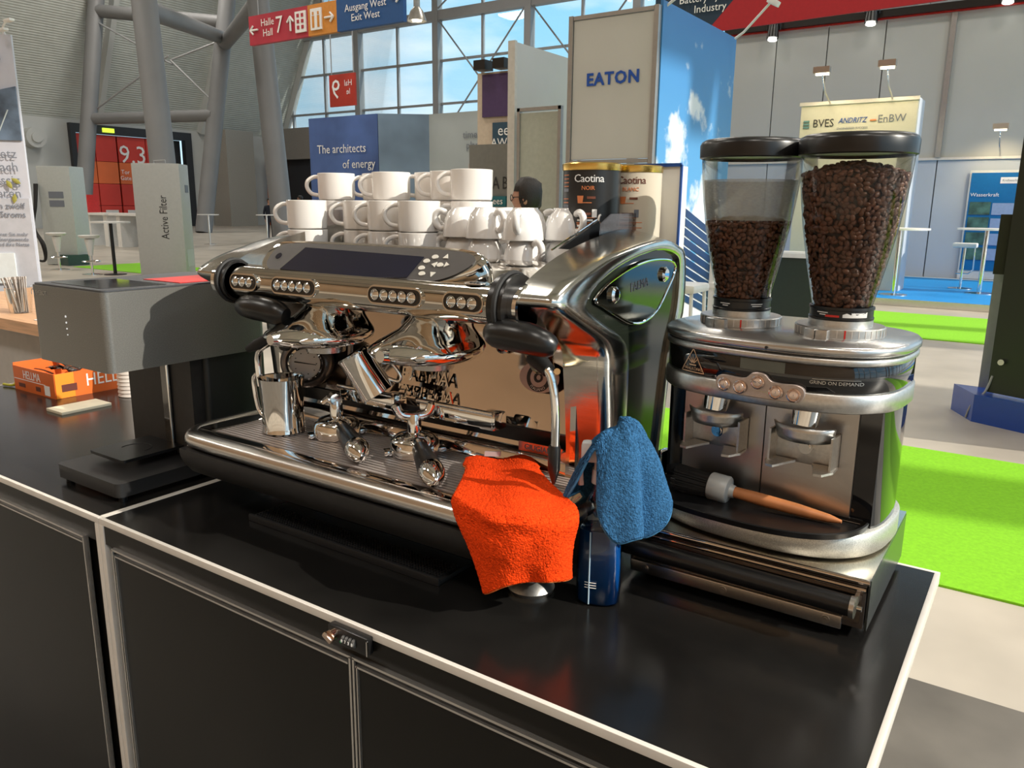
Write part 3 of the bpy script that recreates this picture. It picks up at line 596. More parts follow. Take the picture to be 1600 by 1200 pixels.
t = thing('info_box', (-27.6, 14.55, 1.14), 'red box with yellow sticker on the white high table', 'box'); flat('body', -28.6, -27.0, 14.4, 14.8, 1.14, 1.75, red_m, t); flat('sticker', -28.3, -27.9, 14.39, 14.4, 1.35, 1.6, M('yellow sticker', (.6, .45, .03), .5), t)
# people
skin = M('skin', (.45, .24, .16), .5, 0, .08); hairm = M('dark hair', (.012, .009, .007), .55, 0, .3, 60, .6, 180)
def person(x, y, H, head_deg, suit, trousers, lab, hand_up=False):
    s = H/1.75; R_ = RZ(math.radians(head_deg))
    t = thing('person', (x, y, 0), lab, 'person')
    J = {'pel': (0, 0, .95), 'sp': (0, .01, 1.15), 'ch': (0, .0, 1.33), 'nk': (0, .0, 1.47), 'nk2': (0, -.015, 1.54), 'hd': (0, -.03, 1.60), 'hd2': (0, -.02, 1.66)}
    E_ = [('pel', 'sp'), ('sp', 'ch'), ('ch', 'nk'), ('nk', 'nk2'), ('nk2', 'hd'), ('hd', 'hd2')]
    Rr = {'pel': (.15, .11), 'sp': (.14, .105), 'ch': (.165, .115), 'nk': (.062, .06), 'nk2': (.058, .058), 'hd': (.072, .085), 'hd2': (.068, .085)}
    for sd, q in (('l', -1), ('r', 1)):
        J.update({'hip'+sd: (.09*q, 0, .88), 'kn'+sd: (.10*q, -.01, .50), 'an'+sd: (.10*q, .02, .09), 'to'+sd: (.11*q, -.13, .04), 'sh'+sd: (.175*q, .0, 1.40), 'el'+sd: (.235*q, .03, 1.13), 'wr'+sd: (.22*q, -.07, .90), 'pm'+sd: (.215*q, -.09, .84)})
        E_ += [('pel', 'hip'+sd), ('hip'+sd, 'kn'+sd), ('kn'+sd, 'an'+sd), ('an'+sd, 'to'+sd), ('ch', 'sh'+sd), ('sh'+sd, 'el'+sd), ('el'+sd, 'wr'+sd), ('wr'+sd, 'pm'+sd)]
        Rr.update({'hip'+sd: (.09, .095), 'kn'+sd: (.06, .062), 'an'+sd: (.045, .05), 'to'+sd: (.045, .03), 'sh'+sd: (.062, .062), 'el'+sd: (.045, .045), 'wr'+sd: (.032, .03), 'pm'+sd: (.036, .022)})
        for k in range(5):
            n = 'f%d%s' % (k, sd); dx = (-.028, -.012, .004, .018, .03)[k]
            J[n] = (.215*q + (-.02*q if k == 0 else 0), -.09 + dx, .80); J[n+'t'] = (.21*q + (-.035*q if k == 0 else -.006*q), -.10 + dx*1.05, (.79, .745, .738, .745, .76)[k] + (.0))
            E_ += [('pm'+sd, n), (n, n+'t')]; Rr[n] = (.010, .010); Rr[n+'t'] = (.008, .008)
    names = list(J); me = bpy.data.meshes.new('body'); me.from_pydata([tuple(c*s for c in J[n]) for n in names], [(names.index(a), names.index(b)) for a, b in E_], [])
    o = bpy.data.objects.new('body', me); COL.objects.link(o)
    md = o.modifiers.new('skin', 'SKIN'); sv = me.skin_vertices[0].data
    for i, n in enumerate(names): sv[i].radius = (Rr[n][0]*s, Rr[n][1]*s); sv[i].use_root = (n == 'pel')
    md.use_smooth_shade = True; sb = o.modifiers.new('sub', 'SUBSURF'); sb.levels = 2; sb.render_levels = 2
    dg = bpy.context.evaluated_depsgraph_get(); m2 = bpy.data.meshes.new_from_object(o.evaluated_get(dg)); o.modifiers.clear(); o.data = m2
    m2.materials.clear()
    for q in (skin, suit, trousers, blackplas): m2.materials.append(q)
    for p_ in m2.polygons:
        z = p_.center.z/s; ax = abs(p_.center.x)/s
        p_.material_index = 0 if (z > 1.47 or (z < .885 and ax > .17)) else (3 if z < .085 else (2 if z < .93 and ax < .19 else 1))
        p_.use_smooth = True
    o.parent = t; t.rotation_euler = (0, 0, math.radians(head_deg))
    # face, ears, hair (local, facing -y)
    c = Vector((0, -.025, 1.625))*s
    bm = NB(); lathe(bm, [(0, -.115), (.045, -.10), (.068, -.05), (.075, 0), (.074, .05), (.055, .095), (0, .115)], 20, c, sx=s, sy=1.18*s)
    for v in bm.verts:
        d = v.co - c
        if d.y < -.05*s and abs(d.x) < .016*s and -.045*s < d.z < .01*s: v.co.y -= .018*s
    ob('face', bm, skin, t, world=False)
    for q in (-1, 1):
        bm = NB(); lathe(bm, [(0, -.03), (.014, -.018), (.018, .008), (.010, .028), (0, .031)], 10, c + Vector((q*.077, .012, -.005))*s, sx=.45); ob('ear', bm, skin, t, world=False)
        bm = NB(); lathe(bm, [(0, -.008), (.010, 0), (0, .008)], 10, c + Vector((q*.03, -.078, .012))*s); ob('eye', bm, inkblack, t, world=False)
    bm = NB(); tube(bm, [c + Vector((-.025, -.079, -.055))*s, c + Vector((0, -.084, -.057))*s, c + Vector((.025, -.079, -.055))*s], .004*s, 6); ob('mouth', bm, red_m if False else M('lips', (.32, .11, .09), .5), t, world=False)
    bm = NB(); lathe(bm, [(.062, -.075), (.079, -.045), (.085, 0), (.086, .045), (.076, .09), (.045, .125), (0, .135)], 28, c + Vector((0, .012, .008))*s, sx=s, sy=1.16*s)
    for f_ in [f_ for f_ in bm.faces if (f_.calc_center_median() - c).y < -.035*s and (f_.calc_center_median() - c).z < .058*s]: bm.faces.remove(f_)
    for v in bm.verts: v.co += (v.co - c).normalized()*noise.noise(v.co*38)*.012
    ob('hair', bm, hairm, t, world=False, mods=[('SOLIDIFY', {'thickness': .006, 'offset': -1})])
    return t
p1 = person(-1.41, 3.62, 1.64, -70, M('dark shirt', (.03, .03, .035), .8), M('dark trousers', (.02, .02, .022), .8), 'dark-haired person with glasses seen behind the espresso cups')
bm = NB(); c = Vector((0, -.025, 1.625))*(1.64/1.75)
for q in (-1, 1):
    tube(bm, [c + Vector((q*.075, -.07 , .015)), c + Vector((q*.08, .01, .018))], .003, 6)
    tube(bm, [c + Vector((q*.034 + .026*math.cos(a), -.088, .012 + .02*math.sin(a))) for a in [k*PI/6 for k in range(13)]], .0025, 5)
ob('glasses', bm, blackplas, p1, world=False)
nav = M('navy suit', (.012, .016, .03), .8); blk = M('black suit', (.012, .012, .013), .8)
person(-25.3, 20.9, 1.72, 70, nav, nav, 'man in a navy suit standing by the far bar table'); person(-24.2, 21.6, 1.84, -60, blk, blk, 'man in a black suit turned away by the dark portal'); person(-22.9, 21.7, 1.80, 10, blk, blk, 'man in dark clothes half hidden behind the top mug')
# ------------------------------------------------------------------ the two black cabinets that form the counter
def cabinet(x0, x1, lab, split, overh=.0):
    t = thing('storage_cabinet', ((x0+x1)/2, .33, 0), lab, 'cabinet', 'black storage cabinets')
    D = .662
    bm = NB(); bx(bm, ((x0+x1)/2, D/2, CT-.009), (x1-x0-.014, D-.014, .018)); ob('worktop', bm, laminate, t, smooth=False)
    bm = NB(); bx(bm, ((x0+x1-overh)/2, D/2+.004, CT/2-.02), (x1-x0-.012-overh, D-.016, CT-.055)); ob('carcass', bm, doorblack, t, smooth=False)
    for nm, c, s in (('front_edge', ((x0+x1)/2, .004, CT-.006), (x1-x0, .008, .0125)), ('back_edge', ((x0+x1)/2, D-.004, CT-.010), (x1-x0, .008, .021)),
                     ('side_edge', (x0+.004, D/2, CT-.010), (.008, D-.016, .0212)), ('side_edge', (x1-.004, D/2, CT-.010), (.008, D-.016, .0212))):
        bm = NB(); bx(bm, c, s, bev=.0015); ob(nm, bm, trimwhite, t)
    for x in (x0+.007, x1-.007-overh):
        bm = NB(); bx(bm, (x, .006, (CT-.012)/2), (.014, .014, CT-.012), bev=.002); ob('corner_post', bm, trimwhite, t)
    bm = NB(); bx(bm, ((x0+x1-overh)/2, .004, CT-.031), (x1-x0-.03-overh, .006, .036)); ob('fascia', bm, doorblack, t, smooth=False)
    for a, b in split:
        d = NB(); bx(d, ((a+b)/2, .002, CT-.046-.415), (b-a-.012, .010, .82)); d = ob('door', d, doorblack, t, smooth=False)
        z0, z1 = CT-.048, CT-.875
        for nm, c, s in (('door_profile', ((a+b)/2, -.002, z0), (b-a, .010, .0035)), ('door_profile', ((a+b)/2, -.002, z0-.011), (b-a-.012, .010, .003)),
                         ('door_profile', (a+.002, -.002, (z0+z1)/2), (.0035, .010, z0-z1)), ('door_profile', (a+.0085, -.002, (z0+z1)/2), (.002, .010, z0-z1-.02)),
                         ('door_profile', (b-.002, -.002, (z0+z1)/2), (.0035, .010, z0-z1)), ('door_profile', ((a+b)/2, -.002, z1), (b-a, .010, .0035))):
            bm = NB(); bx(bm, c, s); ob(nm, bm, trimsilver, d, smooth=False)
    return t
cr_ = cabinet(0, 1.315, 'black two-door cabinet with a combination lock carrying the espresso machine', ((.047, .659), (.662, 1.235)), .045)
cl_ = cabinet(-1.32, -.001, 'black cabinet on the left carrying the coffee printer and orange box', ((-1.27, -.662), (-.659, -.050)))
lk = NB(); bx(lk, (.660, -.006, CT-.018), (.076, .012, .026), bev=.002); lk = ob('combination_lock', lk, blackplas, cr_, label='black four-digit combination lock with a chrome knob')
bm = NB(); bx(bm, (.698, -.012, CT-.019), (.002, .003, .022)); ob('lock_edge', bm, chrome, lk, smooth=False)
bm = NB(); tube(bm, [(.636, -.012, CT-.016), (.636, -.022, CT-.016)], .0085, 16); bx(bm, (.636, -.025, CT-.016), (.018, .008, .007), rot=RY(.5), bev=.002); ob('knob', bm, M('rosy chrome', (.80, .62, .52), .12, 1), lk)
for k in range(4):
    bm = NB(); tube(bm, [(.6525+.0065*k, -.011, CT-.0185), (.6565+.0065*k, -.011, CT-.0185)], .0065, 12); d_ = ob('number_dial', bm, M('dial grey', (.10, .10, .10), .4), lk)
    text('0738'[k], .007, ink, d_, (.6545+.0065*k, -.0180, CT-.0185), name='digit', extrude=.0002)
bm = NB(); lathe(bm, [(0, 0), (.002, 0), (.002, .001), (0, .001)], 8); bmesh.ops.rotate(bm, verts=bm.verts, matrix=RX(PI/2)); bmesh.ops.translate(bm, vec=(.647, -.012, CT-.025), verts=bm.verts); ob('green_mark', bm, M('green mark', (.02, .30, .12), .5), lk)
# bar mat in front of the machine
mt = NB(); bx(mt, P(.46, .2, .004), (.45, .09, .008), bev=.002); mt = tag(ob('bar_mat', mt, rubber), 'black rubber bar mat lying half under the espresso machine', 'mat')
bm = NB(); bx(bm, P(.46, .157, .0065), (.452, .006, .013), bev=.002); ob('mat_rim', bm, rubber, mt)
bm = NB()
for i in range(72):
    for j in range(8):
        bx(bm, P(.46 - .2165 + .0061*i, .167 + .0065*j, .0095), (.0028, .0028, .004))
s_ = ob('mat_studs', bm, rubber, mt, smooth=False); s_['kind'] = 'stuff'
# ------------------------------------------------------------------ espresso machine
em = thing('espresso_machine', P(.47, .38, 0), 'large chrome two-group espresso machine with polished aluminium sides', 'espresso machine')
A_ = [(.53, .055), (.548, .109), (.577, .313), (.622, .387), (.618, .487), (.583, .509), (.538, .520), (.485, .520), (.419, .514), (.339, .503), (.285, .490), (.239, .478), (.203, .464), (.181, .448), (.197, .432), (.256, .404), (.309, .378), (.328, .355), (.330, .329), (.338, .264), (.344, .20), (.36, .055)]
B_ = [(.50, .065), (.52, .12), (.555, .32), (.588, .40), (.590, .475), (.566, .495), (.517, .503), (.47, .502), (.41, .495), (.355, .484), (.31, .470), (.285, .459), (.27, .448), (.262, .438), (.274, .425), (.325, .400), (.375, .377), (.400, .355), (.406, .325), (.406, .27), (.406, .22), (.415, .065)]
I_ = [(.53, .055), (.55, .11), (.59, .313), (.64, .387), (.638, .495), (.60, .524), (.545, .534), (.49, .533), (.42, .524), (.345, .510), (.29, .496), (.245, .480), (.21, .464), (.187, .447), (.20, .430), (.252, .402), (.303, .376), (.322, .353), (.326, .327), (.335, .262), (.341, .20), (.357, .055)]
def sloop(pr, x): return [P(x, q[0], q[1]) for q in [(v.x, v.y) for v in spline([(a, b, 0) for a, b in pr], 4)]]
def mixp(a, b, t): return [(p[0]*(1-t)+q[0]*t, p[1]*(1-t)+q[1]*t) for p, q in zip(a, b)]
def grow(pr, d):
    n = len(pr); out = []
    for i in range(n):
        a = Vector(pr[i-1]); b = Vector(pr[(i+1) % n]); t_ = (b-a).normalized(); nn = Vector((t_.y, -t_.x)); q = Vector(pr[i]) + nn*d; out.append((q.x, q.y))
    return out
badge_m = M('mirror badge plate', (.13, .14, .12), .10, 1, .05)
sidep = M('dark glossy side panel', (.014, .018, .013), .12, 0, .1, 6, spec=.45)
for sd in (1, -1):
    X = (lambda x: x) if sd == 1 else (lambda x: .958-x)
    bm = NB(); loft(bm, [sloop(I_, X(.797)), sloop(mixp(I_, A_, .35), X(.822)), sloop(mixp(I_, A_, .8), X(.848)), sloop(A_, X(.862)), sloop(mixp(A_, B_, .12), X(.8695)), sloop(mixp(A_, B_, .35), X(.872)), sloop(mixp(A_, B_, .85), X(.8715)), sloop(B_, X(.8695)), sloop(B_, X(.860))])
    sc_ = ob('side_casting', bm, alu, em, ang=.9)
    bm = NB(); prism(bm, sloop(grow(B_, -.0005), X(.8595)), (sd*.004, 0, 0)); sp_ = ob('side_panel', bm, sidep, em, smooth=False)
    bd = [(.290, .441), (.318, .458), (.36, .471), (.405, .481), (.46, .4875), (.51, .488), (.553, .484), (.574, .474), (.568, .458), (.545, .436), (.515, .410), (.485, .397), (.447, .391), (.405, .396), (.357, .413), (.315, .430)]
    bm = NB(); prism(bm, sloop(bd, X(.864)), (sd*.004, 0, 0)); ob('badge_plate', bm, badge_m, sp_, smooth=False)
    bm = NB(); tube(bm, sloop(bd, X(.868)) + [sloop(bd, X(.868))[0]], .0022, 8, False); ob('badge_rim', bm, chrome, sp_)
    for by, bh in ((.346, .444), (.525, .463)):
        bm = NB(); lathe(bm, [(.0125, 0), (.0125, .004), (.009, .007), (0, .0075)], 24); bmesh.ops.rotate(bm, verts=bm.verts, matrix=RY(sd*PI/2)); bmesh.ops.translate(bm, vec=P(X(.868), by, bh), verts=bm.verts); ob('bolt', bm, chrome, sp_)
    if sd == 1:
        text('FAEMA', .020, greyink, sp_, P(.8684, .435, .452), (0, 1, .09), (0, -.09, 1), spacing=1.05)
# lower body, feet and front apron
bm = NB(); bx(bm, P(.47, .455, .13), (.66, .17, .15)); ob('lower_body', bm, blackplas, em, smooth=False)
ap = [(.125, .118), (.126, .105), (.134, .085), (.150, .066), (.172, .052), (.20, .044), (.36, .044), (.36, .118)]
bm = NB(); prism(bm, [P(.078, a, b) for a, b in ap], (.784, 0, 0)); ob('front_apron', bm, blackmatte, em, ang=.5)
for x, y in ((.17, .33), (.805, .232), (.15, .52), (.80, .52)):
    bm = NB(); lathe(bm, [(0, 0), (.034, 0), (.036, .006), (.030, .014), (.020, .020), (.018, .05), (0, .05)], 28, P(x, y, 0)); ob('foot', bm, satin, em)
# drip tray with rolled rail
rail_path = spline([P(.068, .345, .136), P(.066, .25, .136), P(.068, .19, .136), P(.088, .152, .136), P(.13, .141, .136), P(.30, .139, .136), P(.64, .139, .136), P(.80, .141, .136), P(.845, .15, .136), P(.866, .185, .136), P(.869, .25, .136), P(.869, .32, .136)], 5, False)
bm = NB(); tube(bm, rail_path, .0165, 16); ob('tray_rail', bm, M('brushed rail steel', (.66, .63, .60), .24, 1, .05, 30, .03, 200, stretch=(.5, 8, 8)), em)
for s0 in (0, 1):
    xx = .0645 if s0 == 0 else .8715
    pts = [P(xx, .155, .135), P(xx, .150, .105), P(xx, .165, .075), P(xx, .20, .048), P(xx, .215, .048), P(xx, .185, .08), P(xx, .19, .135)]
    bm = NB(); prism(bm, pts, (.012 if s0 == 0 else -.012, 0, 0)); ob('tray_end', bm, steel, em)
bm = NB(); bx(bm, P(.47, .245, .128), (.78, .19, .030), bev=.004); ob('tray_pan', bm, M('dark tray pan', (.025, .022, .02), .4, .3), em)
for c, s in ((P(.47, .160, .1465), (.77, .022, .007)), (P(.105, .25, .1465), (.05, .17, .007)), (P(.852, .25, .1465), (.024, .17, .007)), (P(.47, .338, .1465), (.77, .012, .007))):
    bm = NB(); bx(bm, c, s, bev=.002); ob('tray_frame', bm, mirror, em)
bm = NB()
for k in range(17):
    bx(bm, P(.485, .1765 + .0096*k, .1475), (.71, .0062, .005))
g_ = ob('tray_grille', bm, M('pale grille steel', (.62, .55, .52), .38, .55, .06, 30), em, smooth=False); g_['kind'] = 'stuff'
bm = NB()
for k in range(9): bx(bm, P(.15+.085*k, .255, .1425), (.004, .165, .004))
ob('grille_support', bm, steel, em, smooth=False)
# stepped ledge and mirrored splash back, leaning back
bm = NB(); prism(bm, [P(.10, .340, .143), P(.10, .345, .166), P(.10, .352, .172), P(.10, .372, .174), P(.10, .372, .143)], (.735, 0, 0)); ob('ledge', bm, mirror, em, ang=1.)
def splash(u, v):
    x = .118 + .70*u; h = .170 + .235*v
    y = .366 + .050*v + .012*math.sin(v*PI)
    return P(x, y, h)
bm = NB(); grid(bm, splash, 24, 16); ob('splash_back', bm, mirror, em)
bm = NB(); bx(bm, P(.47, .49, .32), (.66, .10, .32)); ob('inner_body', bm, blackplas, em, smooth=False)
for x in (.128, .812):
    bm = NB(); bx(bm, P(x, .350, .27), (.010, .03, .22)); ob('inner_strip', bm, chrome, em, smooth=False)
SB = (0, .21, 1)                          # up direction on the splash back
text('FAEMA', .036, chrome, em, P(.47, .383, .262), (1, 0, 0), SB, extrude=.002, spacing=1.05); text('EMBLEMA', .030, chrome, em, P(.475, .376, .232), (1, 0, 0), SB, extrude=.002, spacing=1.05)
ba = M('badge dark ring', (.02, .015, .015), .4); bl = M('badge pale centre', (.55, .42, .40), .3, .3)
bm = NB(); lathe(bm, [(0, 0), (.026, 0), (.026, .0015), (0, .0015)], 32, sx=1.5); bmesh.ops.transform(bm, matrix=basis(P(.715, .389, .292), (1, 0, 0), SB), verts=bm.verts); e_ = ob('oval_badge', bm, bl, em, smooth=False, label='oval ESPRESSO ITALIANO badge')
for r_, mm, z in ((.024, ba, .0016), (.0165, bl, .0022)):
    bm = NB(); lathe(bm, [(0, 0), (r_, 0), (r_, .0006), (0, .0006)], 32); bmesh.ops.transform(bm, matrix=basis(P(.715, .389-z, .292), (1, 0, 0), SB), verts=bm.verts); ob('badge_ring', bm, mm, e_, smooth=False)
def arc_text(body, rad, size, top, o, par):
    bm = txt_bm(body, size, extrude=.0002); 
    for v in bm.verts:
        a = v.co.x/rad
        rr_ = rad + (v.co.y if top else -v.co.y)
        v.co = Vector((rr_*math.sin(a), (rr_*math.cos(a)) if top else -(rr_*math.cos(a)), v.co.z))
    bmesh.ops.transform(bm, matrix=basis(o, (1, 0, 0), SB), verts=bm.verts); ob('lettering', bm, ink, par, smooth=False)
arc_text('ESPRESSO', .0203, .0068, True, P(.715, .3868, .292), e_); arc_text('ITALIANO', .0203, .0068, False, P(.715, .3868, .292), e_)
bm = NB(); lathe(bm, [(.008, .0), (.0085, .002), (.005, .002), (.004, .0)], 20); bmesh.ops.transform(bm, matrix=basis(P(.715, .3865, .292), (1, 0, 0), SB), verts=bm.verts); ob('cup_emblem', bm, ba, e_)
bm = NB(); lathe(bm, [(0, .004), (.009, .004), (.0125, 0), (.014, 0), (.014, .003), (.011, .006)], 24); bmesh.ops.transform(bm, matrix=basis(P(.632, .402, .335), (1, 0, 0), SB), verts=bm.verts); b2 = ob('push_button', bm, chrome, em)
bm = NB(); lathe(bm, [(0, .007), (.008, .006), (.009, .002), (0, .002)], 20); bmesh.ops.transform(bm, matrix=basis(P(.632, .401, .335), (1, 0, 0), SB), verts=bm.verts); ob('button_cap', bm, red_m, b2)
bm = NB(); bx(bm, P(.745, .349, .182), (.085, .004, .016)); n_ = ob('name_strip', bm, steel, em, smooth=False); text('GIUGIARO', .013, greyink, n_, P(.745, .3465, .182))
bm = NB(); lathe(bm, [(0, .005), (.010, .005), (.013, 0)], 20); bmesh.ops.transform(bm, matrix=basis(P(.797, .347, .178), (1, 0, 0), (0, 0, 1)), verts=bm.verts); ob('screw_cap', bm, steel, em)
# hood with the control tube
hd = [(.36, .385), (.25, .398), (.225, .402)] + [(.215 + .029*math.cos(a), .432 + .029*math.sin(a)) for a in [math.radians(-75 - 12*k) for k in range(18)]] + [(.235, .463), (.27, .476), (.31, .483), (.36, .486)]
bm = NB(); prism(bm, [P(.135, a, b) for a, b in hd], (.67, 0, 0)); hood = ob('hood', bm, M('dark mirror hood', (.60, .56, .50), .07, 1, .03), em, ang=.45)
bm = NB(); bx(bm, P(.47, .49, .457), (.66, .27, .012), bev=.003); ob('cup_tray', bm, steel, em)
for x0 in (.155, .785):
    bm = NB(); tube(bm, [P(x0-.02, .213, .433), P(x0+.02, .213, .433)], .033, 28); ob('tube_collar', bm, chrome, em)
def keypad(x, n):
    w = .0185*n + .012
    o_ = P(x, .1855, .436); X_, Y_ = Vector((1, 0, 0)), Vector((0, .10, 1)).normalized(); N_ = Vector((0, -1, .10)).normalized()
    def oval(w_, h_, k=10): return [(sg*(w_/2-h_/2) + h_/2*math.cos(a), h_/2*math.sin(a)) for sg, rng in ((1, range(-k, k+1)), (-1, range(k, 3*k+1))) for a in [q*PI/2/k for q in rng]]
    bm = NB(); prism(bm, [o_ - N_*.004 + X_*a + Y_*b for a, b in oval(w+.006, .030)], N_*.0075); kp = ob('button_panel', bm, chrome, em)
    bm = NB(); prism(bm, [o_ + N_*.0035 + X_*a + Y_*b for a, b in oval(w, .024)], N_*.0012); ob('panel_inlay', bm, blackgloss, kp, smooth=False)
    for k in range(n):
        c = o_ + N_*.0045 + X_*(.0185*(k-(n-1)/2))
        bm = NB(); lathe(bm, [(.0086, 0), (.0086, .002), (.0068, .0032), (.0060, .0018), (.004, .0030), (0, .0034)], 20); bmesh.ops.transform(bm, matrix=basis(c, X_, Y_), verts=bm.verts); ob('button', bm, chrome, kp)
keypad(.225, 3); keypad(.355, 5); keypad(.582, 5); keypad(.713, 3)
bm = NB(); lathe(bm, [(0, .001), (.018, .001), (.019, 0)], 24, sy=.45); bmesh.ops.transform(bm, matrix=basis(P(.715, .209, .4618), (1, 0, 0), (0, 1, .15)), verts=bm.verts); vn = ob('vent_plate', bm, steel, em)
for k in range(3):
    bm = NB(); lathe(bm, [(0, .0006), (.0024, .0006), (.0024, 0)], 10); bmesh.ops.transform(bm, matrix=basis(P(.709+.006*k, .209, .463), (1, 0, 0), (0, 1, .15)), verts=bm.verts); ob('vent_hole', bm, inkblack, vn)
# display housing
o_ = P(.466, .232, .474); X_ = Vector((1, 0, 0)); Y_ = Vector((0, .70, .714)).normalized(); N_ = X_.cross(Y_)
def disp(pts, z): return [o_ + X_*p.x + Y_*p.y + N_*z for p in pts]
dout = spline([(-.232, 0, 0), (-.226, .026, 0), (-.20, .037, 0), (-.10, .040, 0), (.05, .040, 0), (.17, .039, 0), (.225, .032, 0), (.236, .012, 0), (.205, -.018, 0), (.15, -.035, 0), (.05, -.042, 0), (-.10, -.040, 0), (-.19, -.034, 0), (-.222, -.022, 0)], 4)
bm = NB(); loft(bm, [disp([p*1.01 + Vector((0, -.012, 0)) for p in dout], -.05), disp([p*1.035 for p in dout], -.012), disp([p*1.03 for p in dout], .003), disp([p*1.0 for p in dout], .008), disp([p*.965 for p in dout], .006)])
dh = ob('display_housing', bm, chrome, em, ang=.8)
bm = NB(); prism(bm, disp([Vector((p.x*.955, p.y*.90, 0)) for p in dout], .0062), N_*.001); ob('bezel', bm, M('grey display bezel', (.075, .07, .068), .38, .3, .05), dh, smooth=False)
bm = NB(); prism(bm, [o_ + X_*a + Y_*b + N_*.0074 for a, b in ((-.172, -.026), (.02, -.031), (.118, -.024), (.128, .019), (-.145, .025))], N_*.0008); ob('screen', bm, navy, dh, smooth=False)
bm = NB(); lathe(bm, [(0, 0), (.0065, 0), (.0065, .001), (0, .001)], 20); bmesh.ops.transform(bm, matrix=basis(o_ + X_*-.198 + Y_*.003 + N_*.0072, X_, Y_), verts=bm.verts); ob('sensor_eye', bm, navy, dh)
for k, (a, b, n) in enumerate(((.150, .020, 24), (.171, .021, 3), (.138, .011, 24), (.157, .005, 3), (.168, .005, 24), (.180, .006, 3), (.136, -.003, 24), (.143, -.014, 24), (.163, -.013, 3))):
    bm = NB(); ro = [0, PI/2, 0, PI, 0, 0, 0, 0, -PI/2][k]; r_ = .0048
    pts = [(r_*(1.25 if n > 3 else 1.2)*math.cos(ro + 2*PI*q/n), r_*(.85 if n > 3 else 1.2)*math.sin(ro + 2*PI*q/n)) for q in range(n)]
    prism(bm, [o_ + X_*(a+c) + Y_*(b+d) + N_*.0073 for c, d in pts], N_*.0014); ob('menu_key', bm, keym, dh, smooth=False)
# group heads
for gx in (.355, .60):
    def ring(h, rx, ry, cy, n=36): return [P(gx + rx*math.cos(2*PI*k/n), cy + ry*math.sin(2*PI*k/n), h) for k in range(n)]
    bm = NB(); loft(bm, [ring(.330, .045, .050, .245), ring(.336, .072, .083, .243), ring(.344, .083, .098, .240), ring(.352, .086, .103, .238), ring(.358, .083, .100, .240), ring(.368, .070, .088, .248), ring(.382, .052, .070, .262), ring(.396, .046, .062, .275), ring(.412, .046, .06, .285)])
    gh = ob('group_head', bm, chrome, em, ang=1.2)
    bm = NB(); loft(bm, [ring(.318, .034, .034, .25), ring(.331, .036, .036, .25)]); ob('shower_screen', bm, steel, gh)
    bm = NB(); tube(bm, [P(gx, .143, .352), P(gx, .130, .353)], [.012, .009], 12); ob('group_badge', bm, chrome, gh)
# steam knobs, grips and wands
for sd in (-1, 1):
    X = lambda x: .47 + sd*(x-.47)
    kr = .046 if sd == 1 else .037
    bm = NB(); tube(bm, [P(X(.765), .213, .433), P(X(.790), .213, .433)], [kr, kr], 32); k_ = ob('steam_knob', bm, blackplas, em)
    bm = NB(); tube(bm, [P(X(.779) + 0, .213 + (kr+.001)*math.cos(a), .433 + (kr+.001)*math.sin(a)) for a in [q*PI/16 for q in range(33)]], .004, 8, False); ob('knob_rim', bm, rubber, k_)
    bm = NB(); tube(bm, spline([P(.760, .185, .398), P(.795, .178, .399), P(.838, .176, .396), P(.868, .185, .386)] if sd == 1 else [P(.325, .19, .383), P(.29, .182, .391), P(.245, .180, .394), P(.205, .19, .391)], 4, False), [.014, .018, .021, .022, .022, .022, .022, .022, .021, .020, .018, .015, .010], 18); ob('steam_grip', bm, blackplas, em)
    if sd == 1:
        bm = NB(); tube(bm, spline([P(.78, .27, .375), P(.80, .225, .365), P(.836, .205, .357), P(.850, .205, .338), P(.857, .205, .30), P(.858, .205, .25), P(.857, .205, .222)], 5, False), .0062, 14); w_ = ob('steam_wand', bm, chrome, em)
        bm = NB(); tube(bm, [P(.857, .205, .245), P(.857, .205, .240), P(.857, .205, .210), P(.857, .205, .197), P(.857, .205, .188)], [.008, .0092, .0088, .005, .0022], 14); ob('wand_tip', bm, blackplas, w_)
        bm = NB(); tube(bm, [P(.815, .215, .366), P(.845, .205, .350)], [.014, .010], 12); ob('wand_grip', bm, rubber, w_)
        for k in range(3):
            bm = NB(); tube(bm, spline([P(.72+.018*k, .36, .36), P(.735+.018*k, .33, .335), P(.765+.016*k, .30, .325), P(.80+.01*k, .27, .335)], 4, False), .005, 8); ob('pipe', bm, M('brass tinted pipe', (.75, .60, .38), .12, 1), em)
    else:
        bm = NB(); tube(bm, spline([P(.27, .27, .375), P(.255, .25, .345), P(.225, .235, .322), P(.196, .232, .305), P(.188, .232, .28), P(.192, .232, .235)], 5, False), .0062, 14); w_ = ob('steam_wand', bm, chrome, em)
        bm = NB(); tube(bm, [P(.300, .215, .372), P(.285, .22, .335), P(.278, .222, .318)], [.012, .012, .010], 12); ob('wand_grip', bm, rubber, w_)
        bm = NB(); tube(bm, [P(.232, .225, .332), P(.205, .222, .318), P(.178, .22, .306)], [.009, .011, .007], 12); ob('wand_grip', bm, rubber, w_)
